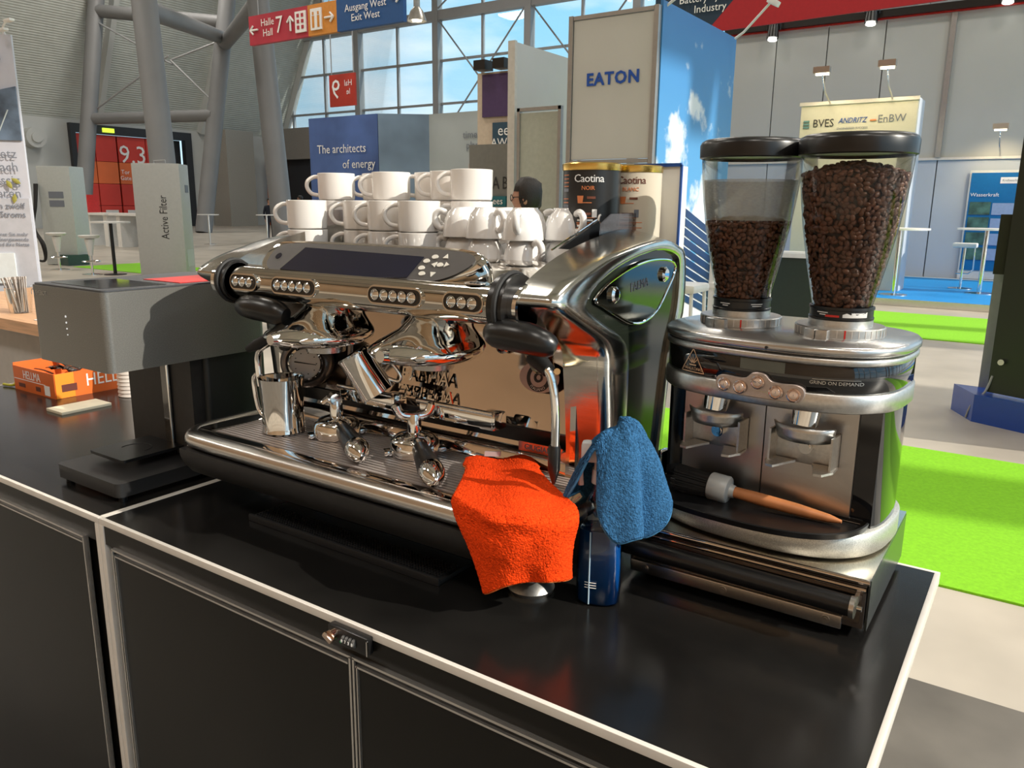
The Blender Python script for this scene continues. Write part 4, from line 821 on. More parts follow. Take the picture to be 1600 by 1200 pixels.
# pressure gauge pod and hot water spout
bm = NB(); gd = Vector((.66, -.74, .05)).normalized(); gc = P(.215, .325, .268); u_, v_ = frame_of(gd); mG = Matrix((u_, v_, gd)).transposed().to_4x4(); mG.translation = gc
gpm = M('grey gauge pod', (.22, .19, .175), .3, .7)
lathe(bm, [(0, -.05), (.045, -.05), (.052, -.02), (.050, .0), (.044, .014), (.038, .018), (.034, .013)], 36); bmesh.ops.transform(bm, matrix=mG, verts=bm.verts); gp = ob('gauge_pod', bm, gpm, em)
bm = NB(); lathe(bm, [(.031, .012), (.033, .017), (.029, .019), (.027, .014)], 36); bmesh.ops.transform(bm, matrix=mG, verts=bm.verts); ob('gauge_rim', bm, chrome, gp)
bm = NB(); lathe(bm, [(0, .0135), (.029, .0135)], 36); bmesh.ops.transform(bm, matrix=mG, verts=bm.verts); ob('gauge_dial', bm, M('gauge dial', (.85, .80, .77), .4, 0, .05), gp)
bm = NB(); tube(bm, [mG @ Vector((-.020, .003, .0145)), mG @ Vector((.021, -.004, .0145))], [.0006, .0014], 6); ob('gauge_needle', bm, inkblack, gp)
bm = NB()
for k in range(9):
    a = PI*.15 + k*PI*.21; bx(bm, mG @ Vector((.021*math.cos(a), .021*math.sin(a), .0142)), (.0016, .0016, .0016))
ob('gauge_marks', bm, inkblack, gp, smooth=False)
bm = NB(); tube(bm, [P(.335, .33, .335), P(.335, .325, .26), P(.335, .325, .235), P(.335, .325, .228)], [.0055, .0055, .011, .004], 12); ob('water_spout', bm, gpm, em)
# folding cup shelves
for x0, x1, lab in ((.318, .45, None), (.515, .672, None)):
    bm = NB(); bx(bm, P((x0+x1)/2, .318, .222), (x1-x0, .010, .024), bev=.003); sh = ob('cup_shelf', bm, chrome, em)
    bm = NB(); tube(bm, [P(x0-.003, .312, .238), P(x1+.003, .312, .238)], .0042, 10); ob('shelf_bar', bm, chrome, sh)
    bm = NB(); bx(bm, P(x1-.012, .332, .222), (.034, .036, .030), bev=.006); ob('shelf_block', bm, chrome, sh)
    bm = NB()
    for k in range(9): bx(bm, P(x0+.008+(x1-x0-.02)*k/8, .338, .2225), (.003, .045, .004))
    ob('shelf_wires', bm, steel, sh, smooth=False)
# smoked cup guards along both ends
for sd in (1, -1):
    X = (lambda x: x) if sd == 1 else (lambda x: .94-x)
    bm = NB(); prism(bm, [P(X(.795), .43, .50), P(X(.795), .435, .545), P(X(.795), .47, .560), P(X(.795), .645, .562), P(X(.795), .645, .50)], (sd*.003, 0, 0)); ob('cup_guard', bm, tint, em, smooth=False)
bm = NB(); bx(bm, P(.47, .645, .53), (.66, .003, .07)); ob('cup_guard', bm, tint, em, smooth=False)
# ------------------------------------------------------------------ portafilters on the tray
def portafilter(c, ang, lab, ears):
    t = thing('portafilter', c, lab, 'portafilter', 'portafilters lying on the drip tray', ang); t.scale = (1.17, 1.17, 1.17)
    bm = NB(); lathe(bm, [(0, .002), (.033, .0), (.0365, .001), (.037, .016), (.0345, .024), (.027, .030), (.014, .034), (0, .035)], 36); ob('basket_holder', bm, chrome, t, world=False)
    bm = NB(); bx(bm, (.040, 0, .006), (.012, .020, .007), bev=.002); bx(bm, (-.040, 0, .006), (.012, .020, .007), bev=.002); ob('locking_ear', bm, chrome, t, world=False)
    bm = NB(); tube(bm, [(0, 0, .028), (0, 0, .058), (0, 0, .062)], [.010, .0105, .009], 16)
    if ears: tube(bm, spline([(-.028, .0, .078), (-.020, 0, .062), (0, 0, .058), (.020, 0, .062), (.028, 0, .078)], 4, False), [.004] + [.0075]*15 + [.004], 10)
    else: tube(bm, [(0, 0, .055), (-.014, .0, .062), (-.022, 0, .056)], [.007, .006, .004], 10); tube(bm, [(-.002, -.010, .062), (-.002, .010, .062)], .009, 12)
    ob('spout', bm, chrome, t, world=False)
    bm = NB(); tube(bm, [(0, -.032, .024), (0, -.055, .024)], [.009, .008], 12); ob('handle_neck', bm, chrome, t, world=False)
    bm = NB(); tube(bm, [(0, -.052, .0235), (0, -.056, .0235), (0, -.09, .021), (0, -.13, .0195), (0, -.140, .0195)], [.009, .0125, .0145, .0172, .0172], 20); ob('handle', bm, blackplas, t, world=False)
    bm = NB(); tube(bm, [(0, -.140, .0195), (0, -.150, .0195), (0, -.165, .017), (0, -.172, .015)], [.0175, .0172, .012, .004], 20); ob('handle_cap', bm, chrome, t, world=False)
portafilter(P(.340, .282, .150), math.radians(58), 'portafilter with a single spout lying nearest the steel pitcher', False)
portafilter(P(.528, .285, .150), math.radians(50), 'portafilter with a curved double spout beside the orange cloth', True)
# milk pitchers
def pitcher(name, lab, grp):
    t = thing(name, (0, 0, 0), lab, 'pitcher', grp)
    bm = NB(); lathe(bm, [(0, .002), (.030, .002), (.036, .0), (.040, .004), (.0385, .012), (.0375, .05), (.0395, .085), (.0415, .105), (.0425, .106), (.0405, .104), (.0385, .085), (.0365, .05), (.0375, .012), (0, .008)], 40, sx=1.02)
    ob('body', bm, chrome, t, world=False)
    bm = NB(); tube(bm, spline([(-.039, 0, .088), (-.055, 0, .105), (-.066, 0, .098), (-.066, 0, .070), (-.058, 0, .035), (-.040, 0, .022)], 5, False), .0042, 10); ob('handle', bm, chrome, t, world=False)
    return t
t = pitcher('milk_pitcher', 'steel milk pitcher standing upright on the left of the drip tray', 'steel milk pitchers'); t.location = P(.236, .245, .150); t.rotation_euler = (0, 0, math.radians(10))
t = pitcher('milk_pitcher', 'upturned steel milk pitcher leaning over the folding cup shelf', 'steel milk pitchers'); t.scale = (.80, .80, .80)
t.matrix_basis = Matrix.Translation(P(.386, .312, .326)) @ basis((0, 0, 0), (-.75, -.62, .3), (.3, -.55, -.3)).to_3x3().to_4x4() @ Matrix.Scale(.80, 4)
zz_ = Vector((.42, .28, -.86)).normalized(); xx_ = Vector((-.85, -.5, -.33)); xx_ = (xx_ - zz_*xx_.dot(zz_)).normalized(); yy_ = zz_.cross(xx_)
mm4 = Matrix((xx_, yy_, zz_)).transposed().to_4x4() @ Matrix.Scale(.80, 4); mm4.translation = P(.386, .284, .312); t.matrix_basis = mm4
# ------------------------------------------------------------------ mugs on the cup tray
def mug_proto():
    t = bpy.data.objects.new('coffee_mug', None); COL.objects.link(t)
    bm = NB(); lathe(bm, [(0, .0), (.034, .0), (.0385, .003), (.0395, .010), (.040, .0568), (.0392, .0576), (.0365, .0568), (.036, .012), (0, .008)], 40); ob('body', bm, porcelain, t, world=False)
    bm = NB(); tube(bm, spline([(.037, 0, .050), (.050, 0, .049), (.062, 0, .041), (.064, 0, .028), (.055, 0, .015), (.038, 0, .011)], 5, False), .0044, 10); ob('handle', bm, porcelain, t, world=False)
    return t
MUG = mug_proto(); used = [False]
HB = .4635
def mug(x, y, lev, lab, rot=215):
    o = MUG if not used[0] else dup(MUG); used[0] = True
    o.location = P(x, y, HB + .0578*lev); o.rotation_euler = (0, 0, math.radians(rot))
    tag(o, lab, 'mug', 'white coffee mugs stacked on the machine')
fr = [(.135, .415, 'leftmost'), (.240, .468, 'second'), (.322, .452, 'third'), (.412, .440, 'fourth')]
for x, y, n in fr:
    mug(x, y, 1, 'white mug on the second layer, %s of the front row' % n); mug(x, y, 0, 'white mug on the bottom layer, %s of the front row' % n)
bk = [(.086, .545, 'leftmost'), (.244, .548, 'second'), (.390, .560, 'third'), (.480, .512, 'rightmost')]
for x, y, n in bk:
    mug(x, y, 2, 'white mug on the top layer, %s of the back row' % n); mug(x, y, 1, 'white mug on the middle layer, %s of the back row' % n); mug(x, y, 0, 'white mug at the bottom of the back row, %s stack' % n)
for x, y, n in ((.165, .600, 'left'), (.315, .600, 'right')):
    for l in (1, 2): mug(x, y, l, 'white mug behind the back row, %s gap, %s layer' % (n, ('', 'middle', 'top')[l]))
    mug(x, y, 0, 'white mug behind the back row, %s gap, bottom layer' % n)
# espresso cups, upside down in pairs
def ecup_proto():
    t = bpy.data.objects.new('espresso_cup', None); COL.objects.link(t)
    bm = NB(); lathe(bm, [(.0335, 0), (.0345, .001), (.0335, .012), (.031, .028), (.026, .042), (.0185, .050), (.0175, .053), (.0165, .053), (.0155, .050), (0, .049)], 36)
    lathe(bm, [(.0335, 0), (.032, .001), (.030, .014), (.026, .030), (.018, .042), (0, .045)], 36); ob('body', bm, porcelain2, t, world=False)
    bm = NB(); tube(bm, spline([(.028, 0, .042), (.040, 0, .046), (.050, 0, .038), (.049, 0, .024), (.040, 0, .015), (.0315, 0, .017)], 5, False), [.004, .0052, .006, .006, .006, .006, .006, .006, .006, .006, .006, .006, .006, .006, .006, .006, .006, .006, .0058, .0055, .0055, .0055, .005, .0045, .0045, .004][:26], 12); ob('handle', bm, porcelain2, t, world=False)
    return t
EC = ecup_proto(); used2 = [False]
sau = NB(); lathe(sau, [(0, .004), (.03, .004), (.055, .012), (.058, .012), (.035, .0), (0, .0)], 40, P(.655, .405, .4635), sx=1.1); tag(ob('saucer', sau, porcelain2), 'white saucer edge under the front espresso cups', 'saucer')
for i, (x, y, n, ra, rb_) in enumerate(((.668, .405, 'nearest the machine arch front', -70, -20), (.572, .430, 'in the middle of the front row', -15, 10), (.500, .455, 'next to the tall mugs', 200, 190), (.712, .468, 'tucked beside the cocoa tin', -25, -20), (.625, .485, 'in the second row centre', 40, 30), (.553, .515, 'in the second row beside the tall mugs', 60, 50), (.655, .555, 'at the back near the tin', 10, 0))):
    for lev in (0, 1):
        o = EC if not used2[0] else dup(EC); used2[0] = True
        o.location = P(x, y, .468 + .0475*lev); o.rotation_euler = (0, 0, math.radians((rb_, ra)[lev]))
        tag(o, 'upturned white espresso cup %s, %s of its pair' % (n, ('lower', 'upper')[lev]), 'cup', 'upturned espresso cups on the machine')
# cocoa tins
def tin(c, lab, body, label_col, namecol, faded):
    t = thing('cocoa_tin', c, lab, 'tin', 'cocoa tins'); R = .048
    bm = NB(); lathe(bm, [(0, 0), (R, 0), (R, .168), (0, .168)], 48); ob('body', bm, body, t, world=False)
    bm = NB(); lathe(bm, [(R+.001, .166), (R+.0018, .170), (R+.0018, .176), (R-.001, .178), (R-.004, .176), (0, .176)], 48); ob('lid', bm, gold, t, world=False)
    fa = math.atan2(-.701-c[1], 1.399-c[0])
    def wrap(bm, a0, z0, mat, nm='lettering'):
        for v in bm.verts:
            a = fa + a0 + v.co.x/R; r_ = R + .0003 + v.co.z; z = z0 + v.co.y
            v.co = Vector((r_*math.cos(a), r_*math.sin(a), z))
        ob(nm, bm, mat, t, smooth=False, world=False)
    def line(a0, z0, w, h, mat, nm='printed_line'):
        bm = NB(); grid(bm, lambda u, v: Vector(((u-.5)*w, (v-.5)*h, .0002)), 8, 1); wrap(bm, a0, z0, mat, nm)
    a1 = -.10
    wrap(txt_bm('Caotina', .0175, spacing=.92), a1, .152, namecol); wrap(txt_bm('NOIR' if not faded else 'BLANC', .009), a1-.02, .137, orange_ink)
    for k, (z, w) in enumerate(((.086, .026), (.077, .026), (.068, .026))):
        line(a1-.10, z, w, .003, namecol); line(a1+.02, z-.004, .040, .0012, orange_ink); line(a1-.08, z-.0065, .030, .0012, orange_ink)
    for k in range(7): line(a1-.10+.02*(k % 2), .057-.0055*k, .030-.004*(k % 3), .0012, orange_ink)
    bm = NB(); grid(bm, lambda u, v: Vector(((u-.5)*(.011-.003*(1-v)), (v-.5)*.012, .0004)), 4, 2); wrap(bm, a1-.28, .119, orange_ink, 'printed_cup'); line(a1-.05, .114, .016, .0012, orange_ink); line(a1+.10, .122, .014, .004, M('print brown', (.16, .05, .03), .5))
    bm = NB(); grid(bm, lambda u, v: Vector(((u-.5)*.008, (v-.5)*.013, .0004)), 4, 2); wrap(bm, a1+.22, .097, namecol if not faded else greyink, 'printed_glass'); line(a1-.10, .096, .020, .004, M('print brown', (.16, .05, .03), .5)); line(a1+.0, .090, .022, .0012, orange_ink)
    if not faded:
        for k in range(9): line(a1-.95, .158-.006*k-(.008 if k > 4 else 0), .016, .0012 if k not in (4, 7) else .005, orange_ink if k not in (4, 7) else greyink)
        bm = NB(); grid(bm, lambda u, v: Vector(((u-.5)*.030, (v-.5)*.050*math.sqrt(max(.02, 1-(2*u-1)**2)), .0002)), 10, 2); wrap(bm, a1-.98, .066, M('print red cocoa', (.42, .07, .05), .4), 'printed_picture')
tin(P(.742, .500, .4635), 'black cocoa tin with gold rim and white name beside the espresso cups', M('black tin print', (.012, .012, .013), .35, 0, .1), None, ink, False)
tin(P(.772, .600, .4635), 'cream cocoa tin with gold rim behind the black tin', M('cream tin print', (.62, .56, .46), .4, 0, .03), None, brown_ink, True)
t = thing('carton', P(.775, .668, .477), 'white carton with a blue edge behind the cream tin', 'carton'); bm = NB(); bx(bm, P(.79, .672, .560), (.09, .03, .166)); ob('body', bm, white_m, t, smooth=False); bm = NB(); bx(bm, P(.79, .656, .645), (.092, .004, .006)); ob('blue_edge', bm, blueink, t, smooth=False); bm = NB(); bx(bm, P(.836, .656, .560), (.004, .004, .17)); ob('blue_edge', bm, blueink, t, smooth=False)
t = thing('scoop', P(.765, .43, .50), 'black plastic scoop with a steel ring leaning on the machine arch', 'scoop')
bm = NB(); prism(bm, [P(.772, .345, .508), P(.778, .455, .549), P(.778, .475, .520), P(.776, .45, .50)], (.004, 0, 0)); ob('blade', bm, blackplas, t, smooth=False)
bm = NB(); tube(bm, [P(.770, .330, .507), P(.775, .465, .552)], .0016, 8); ob('wire_edge', bm, chrome, t)
bm = NB(); tube(bm, [P(.777, .468 + .006*math.cos(a), .545 + .013*math.sin(a)) for a in [k*PI/10 for k in range(21)]], .0018, 8, False); ob('ring', bm, trimwhite, t)
# ------------------------------------------------------------------ knock-out drawer box under the grinder
kb = thing('knock_box_drawer', P(1.08, .51, 0), 'low steel knock-out drawer box under the bean grinder', 'drawer box')
KX0, KX1, KY0, KY1 = .905, 1.255, .362, .662
bm = NB(); bx(bm, P((KX0+KX1)/2, (KY0+KY1)/2+.002, .088), (KX1-KX0, KY1-KY0, .004)); ob('top_plate', bm, M('polished box top', (.62, .57, .48), .12, 1, .1, 12), kb, smooth=False)
for x in (KX0+.001, KX1-.001):
    bm = NB(); bx(bm, P(x, (KY0+KY1)/2+.004, .050), (.003, KY1-KY0-.008, .074)); ob('side_plate', bm, M('dark steel side', (.10, .11, .105), .25, .8), kb, smooth=False)
bm = NB(); bx(bm, P((KX0+KX1)/2, KY1-.002, .050), (KX1-KX0-.006, .003, .074)); ob('back_plate', bm, steel, kb, smooth=False)
bm = NB(); tube(bm, [P(KX0, KY0, .0865), P(KX1, KY0, .0865)], .0042, 10); ob('top_edge', bm, mirror, kb)
bm = NB(); bx(bm, P((KX0+KX1)/2, KY0+.018, .048), (KX1-KX0-.008, .03, .062)); dr = ob('drawer', bm, M('dark drawer steel', (.20, .18, .17), .3, .9), kb, smooth=False)  # drawer body in a darker steel than the plates
bm = NB(); tube(bm, [P(KX0+.006, KY0+.004, .0735), P(KX1-.004, KY0+.004, .0735)], .0045, 10); ob('drawer_lip', bm, mirror, dr)
bm = NB(); bx(bm, P((KX0+KX1)/2, KY0+.001, .047), (KX1-KX0-.016, .004, .040)); ob('drawer_front', bm, M('brown reflecting steel', (.42, .37, .33), .16, 1, .06), dr, smooth=False)
bm = NB(); bx(bm, P((KX0+KX1)/2-.012, KY0-.003, .0215), (KX1-KX0-.035, .004, .019), bev=.002); pl = ob('lower_plate', bm, steel, dr)
for x in (.935, 1.06, 1.205):
    bm = NB(); tube(bm, [P(x, KY0-.004, .0215), P(x, KY0-.0062, .0215)], .0055, 16); tube(bm, [P(x, KY0-.0062, .0215), P(x, KY0-.0066, .0215)], .003, 10); ob('screw', bm, steel, pl)
bm = NB(); tube(bm, [P(.893, .336, .064), P(1.238, .336, .060)], .0140, 20); hb_ = ob('handle_bar', bm, blackplas, dr)
for x, h in ((.893, .064), (1.240, .060)):
    bm = NB(); tube(bm, [P(x-.002, .336, h), P(x+.004, .336, h)], .0150, 20); bx(bm, P(x+.002, .349, h+.004), (.005, .034, .012)); ob('handle_bracket', bm, steel, hb_)
bm = NB(); tube(bm, [P(1.246, .336, .060), P(1.252, .336, .060)], .004, 10); ob('handle_screw', bm, chrome, hb_)
for x in (KX0+.02, KX1-.02):
    for y in (KY0+.05, KY1-.03):
        bm = NB(); tube(bm, [P(x, y, 0), P(x, y, .014)], .012, 14); ob('foot', bm, rubber, kb)
bm = NB(); bx(bm, P((KX0+KX1)/2, (KY0+KY1)/2+.02, .025), (KX1-KX0-.02, KY1-KY0-.06, .022)); ob('underside', bm, blackplas, kb, smooth=False)
# ------------------------------------------------------------------ bean grinder
gr = thing('coffee_grinder', P(1.078, .528, .092), 'black and silver twin coffee grinder with two bean hoppers', 'coffee grinder', None, math.radians(-5))
def plan(a, b, h, n=64, ex=2.7):
    out = []
    for k in range(n):
        t_ = 2*PI*k/n; c, s = math.cos(t_), math.sin(t_)
        out.append(Vector((a*math.copysign(abs(c)**(2/ex), c), b*math.copysign(abs(s)**(2/ex), s), h-.092)))
    return out
def slab(nm, a, b, h0, h1, m, par=gr, r=.002):
    bm = NB(); loft(bm, [plan(a-r, b-r, h0), plan(a, b, h0+r), plan(a, b, h1-r), plan(a-r, b-r, h1)]); return ob(nm, bm, m, par, world=False, ang=.9)
speck = M('speckled cast base', (.60, .60, .56), .40, .8, .22, 600, .1, 900)
slab('base_ring', .178, .150, .093, .128, speck)
def cutplan(a, b, h, yc):
    return [Vector((v.x, max(v.y, yc), v.z)) for v in plan(a, b, h)]
bm = NB(); loft(bm, [cutplan(.172, .132, .124, -.062), cutplan(.172, .132, .306, -.062)]); ob('body', bm, blackgloss, gr, world=False, ang=.5)
for x0, x1 in ((-.133, -.001), (.001, .133)):
    bm = NB(); bx(bm, ((x0+x1)/2, -.064, .125), (x1-x0, .004, .178)); ob('front_plate', bm, plate_m, gr, world=False, smooth=False)
slab('band', .178, .140, .300, .327, satin)
slab('control_panel', .1755, .1375, .326, .3665, blackgloss)
slab('upper_ring', .179, .141, .3655, .3755, satin); slab('groove', .177, .139, .3750, .3775, blackplas)
slab('top_plate', .181, .143, .3770, .392, M('brushed top plate', (.55, .54, .53), .27, .95, .05, 25, .03, 200), r=.004)
def front(x, h, d=0.):
    a, b, ex = .1755, .1375, 2.7; y = -b*(1-(abs(x)/a)**ex)**(1/ex); return Vector((x, y-d, h-.092))
# logo triangle, display, buttons, lettering: wrapped on the curved front
def onfront(bm, x0, h0, d, nm, m, par=gr):
    for v in bm.verts: v.co = front(x0 + v.co.x, h0 + v.co.y, d + v.co.z)
    return ob(nm, bm, m, par, world=False, smooth=False)
goldl = M('copper gold emblem', (.70, .45, .30), .25, .9)
bm = NB(); T3 = [(-.021, -.016), (.021, -.016), (0, .019)]
for k in range(3):
    a, b = Vector(T3[k]), Vector(T3[(k+1) % 3])
    for j in range(6):
        p, q = a.lerp(b, j/6), a.lerp(b, (j+1)/6); n2 = Vector((-(b-a).y, (b-a).x)).normalized()*.0014
        v_ = [bm.verts.new((z.x, z.y, .0004)) for z in (p-n2*.5, q-n2*.5, q+n2*.5, p+n2*.5)]; bm.faces.new(v_)
lg = onfront(bm, -.094, .347, .0004, 'emblem', goldl)
bm = NB()
for k in range(5):
    a = (k-2)*.42; p = Vector((0, -.004)); d = Vector((math.sin(a), math.cos(a))); n2 = Vector((d.y, -d.x))*.0007
    v_ = [bm.verts.new((z.x, z.y, .0004)) for z in (p+d*.002-n2*1.4, p+d*.002+n2*1.4, p+d*.0135+n2*.4, p+d*.0135-n2*.4)]; bm.faces.new(v_)
v_ = [bm.verts.new((x, y, .0004)) for x, y in ((-.007, -.0045), (.007, -.0045), (.006, -.0065), (-.006, -.0065))]; bm.faces.new(v_)
onfront(bm, -.094, .347, .0004, 'crown', goldl, lg)
onfront(txt_bm('MAHLKÖNIG', .0064, extrude=.0002, spacing=.95), -.094, .3355, .0004, 'lettering', goldl, lg)
onfront(txt_bm('GRIND ON DEMAND', .0066, extrude=.0002), .112, .3415, .0004, 'lettering', satin)
bm = NB(); grid(bm, lambda u, v: Vector(((u-.5)*.056, .0050+(v-.5)*.0006, .0004)), 8, 1); onfront(bm, .112, .3415, .0004, 'underline', satin)
bm = NB(); grid(bm, lambda u, v: Vector(((u-.5)*.064, (v-.5)*.0155, .0002)), 10, 2); onfront(bm, .016, .3565, .0004, 'display_window', lcd)
pan = [(-.064, 0), (-.062, .009), (-.052, .0135), (-.030, .0125), (-.018, .014), (-.010, .0215), (0, .0235), (.010, .0215), (.018, .014), (.032, .012), (.052, .0125), (.062, .008), (.064, -.001), (.060, -.009), (.050, -.0125), (0, -.013), (-.050, -.0125), (-.060, -.009)]
bm = NB(); pp = [(v.x, v.y) for v in spline([(a, b, 0) for a, b in pan], 3)]; loft(bm, [[Vector((a, b, -.002)) for a, b in pp], [Vector((a, b, .0022)) for a, b in pp], [Vector((a*.985, b*.94, .0030)) for a, b in pp]])
for v in bm.verts: v.co = front(.014 + v.co.x, .3235 + v.co.y, .0025 + v.co.z)
kp_ = ob('button_panel', bm, M('rosy satin keypad', (.50, .42, .385), .38, .8, .08, 300), gr, world=False, ang=.5)
for k, (x, y) in enumerate(((-.050, -.0005), (-.026, -.001), (-.0005, .0095), (.026, -.001), (.050, -.002))):
    c = front(.014+x, .3235+y, .0055); nx = front(.015+x, .3235+y, .0055) - front(.013+x, .3235+y, .0055)
    bm = NB(); lathe(bm, [(.0098, -.001), (.0098, .0016), (.0082, .0024), (.0070, .0008), (.0068, .0008), (.0055, .0022), (0, .0026)], 28); bmesh.ops.transform(bm, matrix=basis(c, nx, (0, 0, 1)), verts=bm.verts); b_ = ob('button', bm, M('rosy chrome button', (.72, .58, .52), .2, 1), kp_, world=False)
    bm = txt_bm(('1', '2', 'PROG', '2', '1')[k], .0045, extrude=.0001); bmesh.ops.transform(bm, matrix=basis(c + nx.cross(Vector((0, 0, 1))).normalized()*.0027, nx, (0, 0, 1)), verts=bm.verts); ob('button_mark', bm, greyink, b_, world=False, smooth=False)
c = front(.022, .3835, .0058); bm = NB(); tube(bm, [c, c + Vector((0, -.0012, 0))], .0022, 12); ob('set_screw', bm, inkblack, gr, world=False)
# ground coffee outlets and fork rests
for fx in (-.070, .066):
    bm = NB(); tube(bm, [(fx+.002, -.085, .215), (fx, -.090, .178)], [.021, .019], 24); ob('outlet', bm, chrome, gr, world=False)
    bm = NB(); bx(bm, (fx, -.070, .140), (.086, .008, .050), bev=.002); fk = ob('fork_bracket', bm, satin, gr, world=False)
    n = 16; L0, L1 = [], []
    bm = NB(); gridpts = lambda u, v: Vector((fx + (.047 - .004*v)*math.sin((u-.5)*2.5), -.078 - (.036 + .010*v)*max(0, math.cos((u-.5)*2.5)) + .010*v, .178 - .022*v - .012*(2*u-1)**2*0))
    grid(bm, gridpts, 18, 3); ob('fork_shield', bm, satin, fk, world=False, mods=[('SOLIDIFY', {'thickness': .0025})])
    for sg in (-1, 1):
        bm = NB(); bx(bm, (fx+sg*.044, -.085, .142), (.003, .034, .05)); ob('fork_side', bm, satin, fk, world=False, smooth=False)
        bm = NB(); pr = [(sg*.047, -.074), (sg*.049, -.100), (sg*.040, -.122), (sg*.029, -.124), (sg*.024, -.110), (sg*.018, -.092), (sg*.012, -.078)]
        prism(bm, [Vector((fx+a, b, .116 - .06*(b+.074)*0)) for a, b in (pr if sg > 0 else pr[::-1])], (0, 0, .0035)); ob('fork_prong', bm, satin, fk, world=False, smooth=False)
    bm = NB(); tube(bm, [(fx+.003, -.072, .143), (fx+.003, -.086, .143)], .0095, 20); tube(bm, [(fx+.003, -.086, .143), (fx+.003, -.0875, .143)], .007, 16); ob('fork_bolt', bm, chrome, fk, world=False)
# black drip plate with rim
tp = [Vector((.168*math.cos(a), -.070 + .108*math.sin(a), .0)) for a in [PI + PI*k/40 for k in range(41)]]
tp = [Vector((math.copysign(abs(math.cos(a))**.80*.172, math.cos(a)) - .012, -.068 - abs(math.sin(a))**.85*.115, 0)) for a in [PI*k/40 for k in range(41)]]
bm = NB(); loft(bm, [[p*.97 + Vector((0, -.002, .0365)) for p in tp], [p + Vector((0, 0, .0375)) for p in tp], [p*1.012 + Vector((0, 0, .046)) for p in tp], [p*.995 + Vector((0, -.001, .047)) for p in tp], [p*.97 + Vector((0, -.003, .0405)) for p in tp]]); ob('drip_plate', bm, blackplas, gr, world=False, ang=.6)
bm = NB(); tube(bm, [(-.150, -.066, .042), (.150, -.066, .042)], .003, 8); ob('plate_clip', bm, satin, gr, world=False)
bm = NB(); bx(bm, (-.178, -.045, .05), (.012, .03, .06), bev=.004); ob('side_hinge', bm, chrome, gr, world=False)
# hoppers with beans
film = bpy.data.materials.new('frosted film'); film.use_nodes = True
t_ = film.node_tree; b_ = t_.nodes['Principled BSDF']; tr_ = t_.nodes.new('ShaderNodeBsdfTransparent'); mi_ = t_.nodes.new('ShaderNodeMixShader'); nz = t_.nodes.new('ShaderNodeTexNoise'); nz.inputs['Scale'].default_value = 25
rm_ = t_.nodes.new('ShaderNodeMapRange'); rm_.inputs['To Min'].default_value = .45; rm_.inputs['To Max'].default_value = .75; t_.links.new(nz.outputs[0], rm_.inputs[0]); t_.links.new(rm_.outputs[0], mi_.inputs[0]); t_.links.new(tr_.outputs[0], mi_.inputs[1]); t_.links.new(b_.outputs[0], mi_.inputs[2]); t_.links.new(mi_.outputs[0], t_.nodes['Material Output'].inputs[0])
b_.inputs['Base Color'].default_value = (.62, .64, .60, 1); b_.inputs['Roughness'].default_value = .8
HP = [(.0405, .432), (.0435, .445), (.050, .475), (.0575, .51), (.0640, .545), (.0690, .58), (.0725, .61), (.0745, .635), (.0752, .650)]
def hop_r(h):
    for (a, b), (c, d) in zip(HP, HP[1:]):
        if b <= h <= d: return a + (c-a)*(h-b)/(d-b)
    return HP[0][0] if h < HP[0][1] else HP[-1][0]
BV, BF = [], []
for j in range(7):
    th = PI*j/6
    for k in range(9):
        ph = 2*PI*k/9
        BV.append((.0053*math.cos(th), .0040*math.sin(th)*math.cos(ph), .0030*math.sin(th)*math.sin(ph)*(1 if math.sin(ph) > 0 else .55)))
for j in range(6):
    for k in range(9): BF.append((j*9+k, j*9+(k+1) % 9, (j+1)*9+(k+1) % 9, (j+1)*9+k))
def beans(c, top, peak, name, lab, par):
    vs_, fs_ = [], []
    def add(pos, n):
        x = Vector((random.gauss(0, 1), random.gauss(0, 1), random.gauss(0, 1))); x = (x - n*x.dot(n)).normalized(); y = n.cross(x); sc = random.uniform(.86, 1.14); fl_ = -1 if random.random() < .35 else 1
        t2 = (n + Vector((random.gauss(0, .28), random.gauss(0, .28), random.gauss(0, .28)))).normalized(); x = (x - t2*x.dot(t2)).normalized(); y = t2.cross(x); b0 = len(vs_)
        for v in BV: vs_.append(tuple(pos + (x*v[0] + y*v[1] + t2*v[2]*fl_)*sc))
        for f_ in BF: fs_.append(tuple(b0+i for i in f_))
    h = .437
    while h < top:
        r = hop_r(h) - .0050; n = int(2*PI*r/.0082); off = random.random()
        for k in range(n):
            a = 2*PI*(k+off+random.uniform(-.25, .25))/n; hh = h + random.uniform(-.0025, .0025); rr_ = r - random.uniform(0, .0022)
            add(c + Vector((rr_*math.cos(a), rr_*math.sin(a), hh)), Vector((math.cos(a), math.sin(a), -.25)).normalized())
        h += .0064
    R0 = hop_r(top) - .005; rr_ = R0
    while rr_ > .002:
        n = max(1, int(2*PI*rr_/.0085))
        for k in range(n):
            a = 2*PI*(k+random.random()*.6)/n; add(c + Vector((rr_*math.cos(a), rr_*math.sin(a), top + (peak-top)*(1-(rr_/R0)**1.5) + random.uniform(-.0025, .003))), Vector((random.gauss(0, .3), random.gauss(0, .3), 1)).normalized())
        rr_ -= .0072
    me = bpy.data.meshes.new(name); me.from_pydata(vs_, [], fs_); me.materials.append(beanm)
    for p_ in me.polygons: p_.use_smooth = True
    o = bpy.data.objects.new(name, me); COL.objects.link(o); tag(o, lab, 'coffee beans', None, 'stuff')
    bm = NB(); lathe(bm, [(0, .436)] + [(hop_r(q)-.0085, q) for q in [.436 + (top-.436)*i/8 for i in range(9)]] + [(0, peak-.006)], 28, c); ob('bean_core', bm, M('dark bean core', (.03, .014, .008), .7), o)
